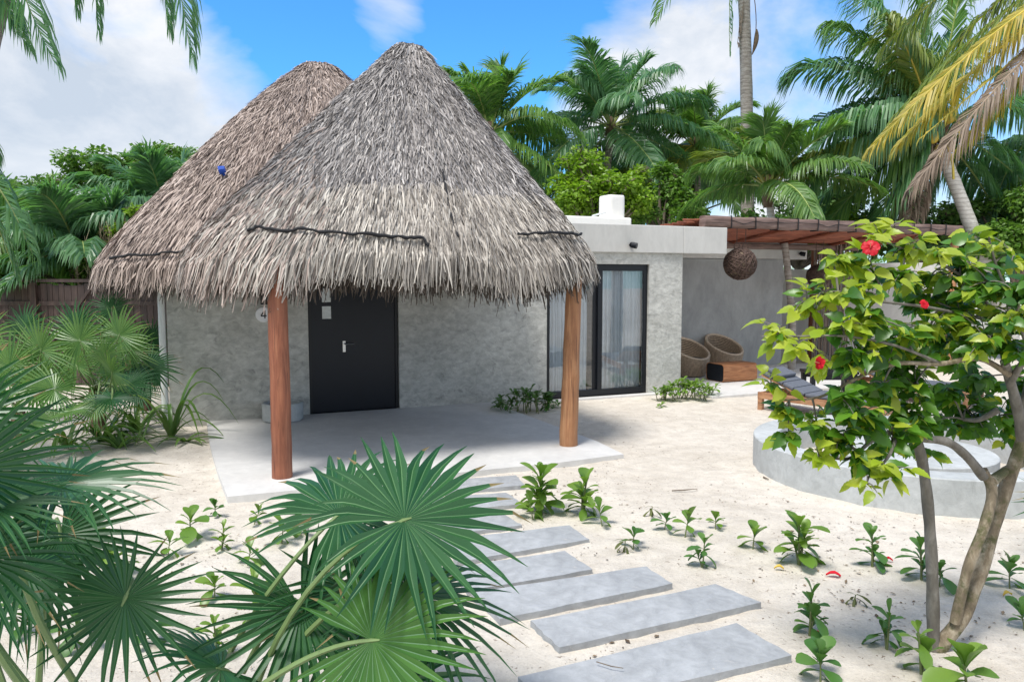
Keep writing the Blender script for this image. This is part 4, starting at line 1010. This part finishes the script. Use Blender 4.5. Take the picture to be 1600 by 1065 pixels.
# ------------------------------------------------------------------ beach plants
def obleaf(mb,p,d,nn,l,w,m=0,curl=.25):
    d=d.normalized(); s=d.cross(nn)
    if s.length<.05: s=d.cross(V((1,0,.1)))
    s.normalize(); nn=s.cross(d).normalized(); rows=[]
    for t,wf in ((0,.10),(.25,.34),(.5,.72),(.72,1.0),(.88,.88),(.97,.45),(1.0,.05)):
        c=p+d*l*t-nn*l*curl*t*t-ZD*l*.12*t*t; rows.append([c-s*w*wf+nn*w*wf*.35,c,c+s*w*wf+nn*w*wf*.35])
    mb.grid(rows,m)
def seedling(px,py,h,label,kind='seed',tiers=1,seed=0,n=9,lean=0,name='beach_plant'):
    """h in photo pixels; a short stem with rosettes of paddle leaves"""
    q=G(px,py); q.z=gz(q.x,q.y); H=h*q.y/FL*1.02; r=random.Random(seed*7+px)
    t=thing(name,label,'plant',q,'young beach plants on the sand')
    ms=MB(); ml=MB(); mt={'seed':'seed','dark':'seedD','wilt':'seedW'}[kind]
    droop=kind=='wilt'
    for k in range(tiers):
        ht=H*(.55 if tiers==1 else (.28+.42*k/(max(1,tiers-1))))
        off=V((r.gauss(0,.02),r.gauss(0,.02),0))+V((lean*H,0,0))
        pts=bez(q-ZD*.02,q+off*.4+ZD*ht*.5,q+off+ZD*ht,6); ms.tube(pts,[.008*(1-.08*i)*max(.6,H*3) for i in range(6)],6)
        tp=pts[-1]; ll=min(.20,max(.09,H*(.64 if tiers==1 else .43)))
        n_=n+2
        for i in range(n_):
            a=i*2.4+r.uniform(-.3,.3); f=i/(n_-1); el=(-.45+1.95*f**.75)+r.uniform(-.25,.25)
            if droop: el-=.9
            hv=V((math.cos(a),math.sin(a),0)); d=hv*math.cos(el)+ZD*math.sin(el); l=ll*r.uniform(.6,1.2)*(1 if f<.8 else .85)
            st=pts[-1].lerp(pts[1],.75*(1-f)*r.uniform(.6,1))
            obleaf(ml,st,d,ZD*math.cos(el)-hv*math.sin(el)*1.0+V((r.uniform(-.3,.3),r.uniform(-.3,.3),0)),l,l*((.29 if tiers==1 else .24) if not droop else .15)*r.uniform(.7,1.2),0,r.uniform(.1,.55) if not droop else .6)
    obj('stem',ms,M['seedS'],t,smooth=True); obj('leaves',ml,M[mt],t,smooth=True)
SD=[(846,802,92,'tall bushy beach plant with two leaf tiers next to the right porch post','seed',3,12),
(833,812,48,'small beach plant in front of the tall one beside the upper stepping slabs','seed',1,6),
(909,806,80,'tall thin beach plant with curled upper leaves right of the stepping slabs','seed',3,8),
(941,822,42,'little beach plant with one upright leaf, right of the tall thin one','seed',1,5),
(1014,806,26,'withered drooping beach plant, furthest left of the middle row','wilt',1,8),
(1038,826,32,'low beach plant between the withered one and the two leaf sprout','dark',1,7),
(1070,838,50,'beach sprout with two broad raised leaves in the middle row','seed',1,6),
(1118,826,30,'low spreading beach plant with a trailing runner toward the pool','seed',1,8),
(975,862,34,'wilted dark beach plant closest to the stepping slabs','wilt',1,8),
(990,856,40,'thin sparse beach plant beside the wilted dark one','dark',1,5),
(1098,885,58,'beach plant with drooping lower leaves below the middle row','dark',2,6),
(1176,856,46,'upright pale beach plant in the middle of the sand, cupped leaves','seed',1,8),
(1249,880,98,'tallest beach plant in the open sand, left of the hibiscus trunks','seed',3,8),
(1363,884,76,'dark beach plant left of the thin hibiscus stem','dark',2,8),
(1440,905,80,'dark beach plant behind the thin hibiscus stem','dark',2,8),
(1468,915,52,'beach plant between the thin and the thick hibiscus stems','dark',1,7),
(1265,990,92,'leafy beach plant right of the end of the second long slab','dark',2,8),
(1335,942,28,'shrivelled grey green beach plant near the red fallen petal','wilt',1,9),
(1386,1012,82,'beach plant with large hanging leaves left of the hibiscus base','dark',2,7),
(1282,1062,72,'low dark beach plant right of the nearest slab','dark',1,10),
(1440,1050,100,'beach plant at the foot of the thin hibiscus stem','seed',2,6),
(1512,1090,112,'large bright beach plant with broad upright leaves at the bottom right','seed',1,11),
(1578,917,56,'dark beach plant at the right edge, beyond the thick stem','dark',1,9),
(1602,985,50,'beach plant cut by the right edge','dark',1,8),
(298,840,58,'beach plant with upright leaves left of the porch slab corner','seed',1,8),
(337,805,30,'low wide beach plant touching the porch slab corner','dark',1,9),
(346,860,50,'thin beach plant below the porch slab corner','seed',2,6),
(396,818,34,'small beach plant in front of the left porch post','seed',1,7),
(386,882,42,'small pale beach plant above the dark fan leaf','seed',1,7),
(398,972,100,'taller beach plant just left of the front centre fan palm','seed',2,7),
(335,935,46,'beach plant behind the tips of the dark fan leaf','seed',1,9),
(262,870,44,'small beach plant behind the upper tips of the dark fan leaf','seed',1,7),
(172,905,86,'yellowish beach plant behind the left fan palm stalk','seed',2,10),
(440,850,50,'beach plant half behind the left tips of the front centre fan palm','seed',1,9),
(462,835,40,'beach plant under the upper leaves of the front centre fan palm','seed',1,8),
(115,1010,70,'beach plant by the left fan palm stalks','dark',1,9),
(228,1005,60,'small beach plant under the dark round fan leaf','dark',1,8),
(30,990,80,'beach plant at the lower left corner between stalks','dark',2,8),
(340,1030,80,'beach plant at the bottom, left of the petioles of the front fan palm','seed',2,8),
(30,830,60,'yellow green beach plant behind the left fan palm','seed',1,8)]
for i,(px,py,h,lab,kd,ti,n) in enumerate(SD): seedling(px,py,h,lab,kd,ti,i+1,n)
def clump(px0,px1,py,h,label,mat,seed,n):
    r=random.Random(seed); a=G(px0,py); b=G(px1,py-6); c=(a+b)/2; t=thing('beach_shrub',label,'shrub',c,'leafy beach shrubs along the house wall')
    ms=MB(); ml=MB(); H=h*c.y/FL
    for i in range(n):
        p=a.lerp(b,r.random())+V((r.gauss(0,.05),r.gauss(.05,.14),0)); k=1-abs((p-c).length/((b-a).length*.75))**2; tp=p+V((r.gauss(0,.06),r.gauss(-.04,.06),H*max(.2,k)*r.uniform(.45,.85)))
        sm=MB(); sm.tube([p,tp],[.008,.005],5); obj('stem',sm,M['seedS'],t)
        for j in range(9):
            an=j*2.4+r.random(); el=r.uniform(-.2,1.2); hv=V((math.cos(an),math.sin(an),0)); d=hv*math.cos(el)+ZD*math.sin(el); l=r.uniform(.09,.15)
            obleaf(ml,tp-ZD*.05*r.random(),d,ZD,l,l*.19)
    obj('leaves',ml,M[mat],t,smooth=True)
clump(776,862,646,44,'dark green beach shrub at the left end of the glass sliding door','seedD',1,34)
clump(1032,1112,626,38,'pale green beach shrub at the right corner of the house wall','seed',2,40)
r=random.Random(77)
# ------------------------------------------------------------------ hibiscus
HB=G(1466,1012); hib=thing('hibiscus_tree','spreading hibiscus tree with red flowers and several stems at the right','tree',HB)
def br(pl,rr,m,n=10):
    pts=[P(*p) for p in pl]; o=[]
    for i in range(len(pts)-1):
        a=pts[max(i-1,0)];b=pts[i];c=pts[i+1];d=pts[min(i+2,len(pts)-1)]
        for k in range(6):
            t=k/6; o.append(.5*((2*b)+(c-a)*t+(2*a-5*b+4*c-d)*t*t+(3*b-a-3*c+d)*t**3))
    o.append(pts[-1]); N_=len(o); mb=MB(); rg=random.Random(int(pl[0][0])); mb.tube(o,[(rr[0]+(rr[1]-rr[0])*i/(N_-1))*(1+.05*math.sin(i*1.1)) for i in range(N_)],n,wob=.03,rng=rg)
    return o,mb
nodes=[]
y0=HB.y
def addbr(pl,rr,m,nm_='branch'):
    o,mb=br(pl,rr,m); nodes.extend(o); obj(nm_,mb,M[m],hib,smooth=True)
addbr([(1458,1025,y0),(1458,960,y0),(1456,880,y0-.02),(1450,790,y0-.05),(1440,715,y0-.1),(1425,665,y0-.15)],(.036,.024),'hibgrey','trunk')
addbr([(1462,1015,y0),(1500,968,y0),(1532,890,y0+.05),(1562,790,y0+.08),(1598,690,y0+.1),(1640,590,y0+.15)],(.042,.032),'hibbark','trunk')
addbr([(1492,972,y0-.03),(1512,890,y0-.06),(1540,815,y0-.05),(1550,765,y0),(1535,735,y0)],(.027,.027),'hibbark','trunk')
addbr([(1537,745,y0),(1510,712,y0-.05),(1480,690,y0-.1),(1440,684,y0-.15),(1405,668,y0-.2)],(.026,.017),'hibgrey')
addbr([(1549,752,y0),(1572,735,y0+.1),(1600,722,y0+.2),(1650,700,y0+.25)],(.028,.02),'hibbark')
addbr([(1598,690,y0+.1),(1590,640,y0+.05),(1577,590,y0),(1570,565,y0-.1)],(.030,.022),'hibgrey')
addbr([(1577,600,y0),(1600,565,y0-.1),(1640,540,y0-.1)],(.02,.014),'hibgrey')
addbr([(1560,640,y0+.05),(1530,655,y0+.1),(1505,655,y0+.15)],(.018,.01),'hibgrey')
addbr([(1577,585,y0-.05),(1530,560,y0-.1),(1470,568,y0-.2),(1400,568,y0-.3),(1340,590,y0-.3),(1280,620,y0-.3),(1215,625,y0-.3)],(.016,.004),'hibbark')
addbr([(1570,570,y0),(1545,480,y0),(1500,430,y0-.05),(1440,400,y0-.1),(1375,375,y0-.15)],(.012,.003),'hibgrey')
addbr([(1572,560,y0),(1575,470,y0+.1),(1555,410,y0+.1),(1545,370,y0+.1)],(.012,.004),'hibgrey')
addbr([(1545,500,y0),(1450,480,y0-.2),(1370,470,y0-.3),(1300,455,y0-.3),(1260,480,y0-.3)],(.009,.003),'hibgrey')
addbr([(1470,568,y0-.2),(1400,540,y0-.35),(1320,525,y0-.4),(1250,525,y0-.4),(1190,525,y0-.4)],(.008,.003),'hibgrey')
addbr([(1405,668,y0-.2),(1360,690,y0-.25),(1330,715,y0-.3),(1290,715,y0-.3)],(.014,.004),'hibgrey')
addbr([(1405,668,y0-.2),(1390,710,y0-.3),(1360,745,y0-.35)],(.012,.004),'hibgrey')
addbr([(1600,650,y0+.1),(1610,560,y0+.1),(1590,500,y0+.1)],(.03,.01),'hibgrey')
def hibleaf(mb,p,d,nn,l,m):
    d=d.normalized(); s=d.cross(nn)
    if s.length<.05: return
    s.normalize(); nn=s.cross(d).normalized(); w=l*rg.uniform(.27,.40); cu=rg.uniform(.1,.6); rows=[]
    pe=p+d*l*.18
    for t,wf in ((0,.25),(.10,.78),(.28,1.0),(.45,.88),(.50,.95),(.66,.62),(.71,.68),(.86,.28),(1.0,.02)):
        c=pe+d*l*t-nn*l*cu*t*t; rows.append([c-s*w*wf+nn*w*wf*.28,c,c+s*w*wf+nn*w*wf*.28])
    mb.grid(rows,m)
    b=len(mb.v); q=s*l*.012; mb.v.extend([tuple(x) for x in (p-q,p+q,pe+q,pe-q)]); mb.f.append((b,b+1,b+2,b+3)); mb.m.append(m)
CL=[(1215,520,-.4,34,9,.9),(1240,545,-.4,26,7,.8),(1205,600,-.3,24,5,.8),(1235,650,-.3,30,10,.3),(1275,660,-.3,30,10,.3),(1232,675,-.3,22,6,.5),
(1310,620,-.35,36,18,.15),(1345,650,-.3,40,22,.12),(1310,690,-.3,32,14,.3),(1280,715,-.35,22,6,.9),(1345,715,-.35,36,18,.45),(1380,735,-.4,28,10,.4),(1355,755,-.4,18,4,1),
(1395,690,-.2,38,22,.1),(1420,650,-.1,42,26,.1),(1380,600,-.2,42,26,.1),(1430,600,-.1,44,26,.15),(1340,560,-.3,40,20,.3),(1295,560,-.3,22,6,.8),
(1310,515,-.35,32,12,.5),(1355,500,-.3,42,20,.5),(1400,530,-.2,44,26,.2),(1450,520,-.1,44,26,.55),(1500,500,0,44,28,.6),(1480,545,.1,44,28,.15),(1540,530,-.2,46,30,.4),(1585,500,-.25,44,28,.5),(1590,545,-.2,44,24,.15),
(1260,415+55,-.3,30,9,.9),(1290,455,-.3,30,10,.8),(1330,460,-.3,34,14,.6),(1300,405,-.2,30,9,.85),(1335,410,-.2,28,8,.8),(1375,370,-.15,34,11,.9),(1420,385,-.1,34,13,.8),(1365,430,-.2,36,14,.4),(1410,430,-.15,38,18,.3),
(1455,430,0,42,22,.25),(1500,420,0,42,22,.35),(1470,395,-.05,32,11,.8),(1540,385,.1,32,11,.7),(1545,440,-.15,46,28,.1),(1585,445,-.2,44,26,.2),(1500,465,.2,46,28,.1),(1440,470,.1,44,24,.2),(1585,400,.1,34,14,.5),
(1480,610,.2,42,22,.05),(1510,640,.25,44,22,.05),(1535,590,.25,40,20,.05),(1460,660,.1,32,12,.1),(1490,665,.25,36,16,.05),(1560,650,.3,34,12,.05),(1400,560,0,44,26,.15),(1585,680,.3,26,7,.3),(1440,700,.0,22,6,.2),(1600,600,.25,36,16,.1)]
rg=random.Random(500); mt=MB(); mc=[MB(),MB()]; 
for (px,py,dy,rp,n,yf) in CL:
    Y=y0+dy; c=P(px,py,Y); R=rp*Y/FL; near=min(nodes,key=lambda q:(q-c).length)
    mt.tube(bez(near,(near+c)/2+V((0,0,.04)),c,6),[.006,.006,.005,.005,.004,.003],5)
    nt_=max(2,n//5); left=n
    left=int(n*3.5)
    for k in range(nt_+1):
        e=c+V((rg.uniform(-1,1),rg.uniform(-1.2,1.2),rg.uniform(-.7,.9)))*R; pts=bez(c,(c+e)/2+V((0,0,.03)),e,5); mt.tube(pts,[.004,.0035,.003,.003,.002],4)
        m_=max(2,left//(nt_+1))
        for i in range(m_):
            t=(i+.6)/m_; p=c.lerp(e,t); a=rg.uniform(0,6.28); out=(e-c).normalized()
            d=V((math.cos(a),math.sin(a)*.9-.1,rg.uniform(-.75,.25)))+out*.8*t
            nn=V((rg.gauss(0,.45),-.45+rg.gauss(0,.45),.9))
            young=rg.random()<.08+yf*(.6+.7*t); l=rg.choice((.045,.06,.075,.09,.1))*rg.uniform(.85,1.1)*(.9 if young else 1.0)
            hibleaf(mc[1 if young else 0],p,d,nn,l,0)
obj('twigs',mt,M['hibgrey'],hib,smooth=True)
obj('leaves',mc[0],M['hib'],hib,smooth=True); obj('young_leaves',mc[1],M['hibY'],hib,smooth=True)
def flower(c,R,face,pist=True):
    face=V(face).normalized(); x=face.orthogonal().normalized(); y=face.cross(x); mb=MB()
    for k in range(5):
        a=2*math.pi*k/5; d=x*math.cos(a)+y*math.sin(a); s=face.cross(d); rows=[]
        for t,w in ((.05,.10),(.3,.32),(.6,.52),(.85,.46),(1,.22)):
            q=c+d*R*t+face*R*(.35*t-.30*t*t*t); rows.append([q+s*R*w*j*(.8+.4*((k*37)%5)/5)+face*R*(.16*math.sin(j*7+k*2+t*6)-.25*((k*13)%5)/5*t) for j in (-1,-.5,0,.5,1)])
        mb.grid(rows)
    o=obj('flower',mb,M['red'],hib,smooth=True)
    if pist: m2=MB(); m2.tube([c,c+face*R*1.1+V((0,0,.005))],[R*.05,R*.04],5); obj('pistil',m2,M['pistil'],o)
flower(P(1360,387,y0-.28),.043,(-.35,-.8,.35)); flower(P(1281,567,y0-.42),.032,(-.9,-.4,.1)); flower(P(1444,475,y0-.3),.024,(.2,-.9,.3),False)

# ------------------------------------------------------------------ litter
def petal(px,py,l,mat,name,label,cat,seed):
    q=G(px,py); q.z=gz(q.x,q.y)+.008; r=random.Random(seed); a=r.uniform(-.4,.4); d=V((math.cos(a),math.sin(a),0)); mb=MB()
    s=V((-d.y,d.x,0)); rows=[]
    for t,w in ((0,.1),(.3,.7),(.6,1),(.85,.7),(1,.1)): c=q+d*l*(t-.5)+ZD*(.02*math.sin(t*3.1)); rows.append([c-s*l*.25*w+ZD*.012,c,c+s*l*.25*w+ZD*.014])
    mb.grid(rows); tag(obj(name,mb,M[mat],origin=q,smooth=True),label,cat)
petal(1302,901,.095,'red','fallen_flower','wilted red hibiscus flower on the sand left of the thin stem','flower',1)
petal(1279,995,.07,'red','fallen_flower','dark red fallen flower at the foot of the leafy plant by the slabs','flower',2)
petal(1388,876,.06,'red','fallen_flower','red fallen petal among the leaves left of the thin stem','flower',3)
petal(1217,890,.065,'yellow','fallen_leaf','yellow fallen leaf left of the tallest plant on the sand','leaf',4)
petal(1366,882,.05,'yellow','fallen_leaf','yellow fallen leaf under the dark plant near the thin stem','leaf',5)
petal(1574,932,.07,'yellow','fallen_leaf','pale yellow fallen leaf right of the thick hibiscus stem','leaf',6)
def twig(pl,r0,label):
    pts=[G(*p) for p in pl]; 
    for p in pts: p.z=max(gz(p.x,p.y),.0)+.012
    mb=MB(); mb.tube(pts,[r0]*(len(pts)-1)+[r0*.4],5); tag(obj('twig',mb,M['bark'],origin=pts[0]),label,'twig')
twig([(1050,768),(1068,767),(1090,765)],.007,'thin dark twig on the open sand left of the pool')
twig([(1193,747),(1201,750)],.011,'short dark twig at the foot of the pool wall')
p=[G(932,1033,.06),G(955,1040,.06),G(974,1043,.06)]; mb=MB(); mb.tube(p,[.003,.003,.002],5); tag(obj('twig',mb,M['bark'],origin=p[0]),'thin curved twig lying on the nearest stepping slab','twig')
mb=MB(); r=random.Random(66)
for i in range(2600):
    if r.random()<.6: px=r.uniform(760,1600); py=r.uniform(690,1065)
    else: px=r.uniform(60,420); py=r.uniform(700,1065)
    q=G(px,py); 
    k=MN.noise(V((q.x*1.1,q.y*1.1,5)))
    if k<-.02+.2*r.random(): continue
    q.z=gz(q.x,q.y)+.004; a=r.uniform(0,6.28); d=V((math.cos(a),math.sin(a),r.uniform(0,.3))); s=V((-d.y,d.x,0)); l=r.uniform(.008,.034)*(1.6 if r.random()<.12 else 1); w=l*r.uniform(.08,.35)
    mb.quad([q-s*w*.3,q+d*l*.5-s*w+ZD*.004,q+d*l,q+d*l*.5+s*w+ZD*.003])
tag(obj('leaf_litter',mb,M['dry']),'scatter of small dry leaf bits over the sand','litter',kind='stuff')

# ------------------------------------------------------------------ camera, sky, sun
cam=bpy.data.cameras.new('camera'); co=bpy.data.objects.new('camera',cam); C.objects.link(co)
co.location=(0,0,CH); co.rotation_euler=(math.pi/2-PITCH,0,0); cam.sensor_width=36; cam.lens=36*FL/1600; cam.clip_end=2000; cam.clip_start=.05
bpy.context.scene.camera=co
sund=V((-.26,-.34,.90)).normalized(); el=math.asin(sund.z); az=math.atan2(sund.x,sund.y)
sl=bpy.data.lights.new('sun','SUN'); sl.energy=2.5; sl.angle=rad(18); sl.color=(1,.97,.93); so=bpy.data.objects.new('sun',sl); C.objects.link(so)
so.rotation_euler=(-sund).to_track_quat('-Z','Y').to_euler()
w=bpy.data.worlds.new('World'); bpy.context.scene.world=w; w.use_nodes=True; nt=w.node_tree; bg=nt.nodes['Background']; bg.inputs[1].default_value=.145
sky=nt.nodes.new('ShaderNodeTexSky'); sky.sky_type='NISHITA'; sky.sun_disc=False; sky.sun_elevation=el; sky.sun_rotation=az; sky.altitude=0; sky.ozone_density=4; sky.air_density=1.0; sky.dust_density=.2
tc=nt.nodes.new('ShaderNodeTexCoord'); vec=tc.outputs['Generated']
mp=nt.nodes.new('ShaderNodeMapping'); mp.inputs['Scale'].default_value=(1,1,1.9); nt.links.new(vec,mp.inputs[0])
n1=noise(nt,mp.outputs[0],3.4,9,.56,.35); n2=noise(nt,mp.outputs[0],3.6,9,.62,.5)
def mth(op,a,b):
    m=nt.nodes.new('ShaderNodeMath'); m.operation=op
    for i,x in enumerate((a,b)):
        if hasattr(x,'links'): nt.links.new(x,m.inputs[i])
        else: m.inputs[i].default_value=x
    return m.outputs[0]
acc=n1
BL=[(None,None,85,.30),(60,330,13,.17),(150,170,16,.14),(330,230,9,.13),(-300,200,24,.2),(1010,70,8,.08),(1200,220,12,.14),(1090,130,8,.12),(940,170,6,.12),(600,40,4,.08),(2000,100,22,.10),
    (430,40,7,-.18),(560,110,7,-.12),(760,130,8,-.16),(800,20,8,-.14),(1270,10,6,-.14),(900,60,6,-.08),(830,120,6,-.1)]
for px,py,rd,wt in BL:
    d=ray(px,py).normalized() if px is not None else V((-.1,-.75,.65)).normalized()  # without a pixel: unseen cloud behind the camera, added for softer white light
    dp=nt.nodes.new('ShaderNodeVectorMath'); dp.operation='DOT_PRODUCT'; nt.links.new(vec,dp.inputs[0]); dp.inputs[1].default_value=d
    mr=nt.nodes.new('ShaderNodeMapRange'); mr.interpolation_type='SMOOTHSTEP'; nt.links.new(dp.outputs['Value'],mr.inputs[0]); mr.inputs[1].default_value=math.cos(rad(rd)); mr.inputs[2].default_value=math.cos(rad(rd*.25)); mr.inputs[3].default_value=0; mr.inputs[4].default_value=wt
    acc=mth('ADD',acc,mr.outputs[0])
k=ramp(nt,acc,[(.44,(0,0,0)),(.74,(1,1,1))])
cc=ramp(nt,n2,[(.34,(2.5,2.8,3.2)),(.60,(3.9,3.95,4.05))])
skc=mixc(nt,1.0,sky.outputs[0],(.31,.72,.98),'MULTIPLY')
out=mixc(nt,mth('MULTIPLY',k,.96),skc,cc)
nt.links.new(out,bg.inputs[0])
sc=bpy.context.scene
sc.view_settings.view_transform='Standard'; sc.view_settings.look='None'; sc.view_settings.exposure=.80; sc.view_settings.gamma=1
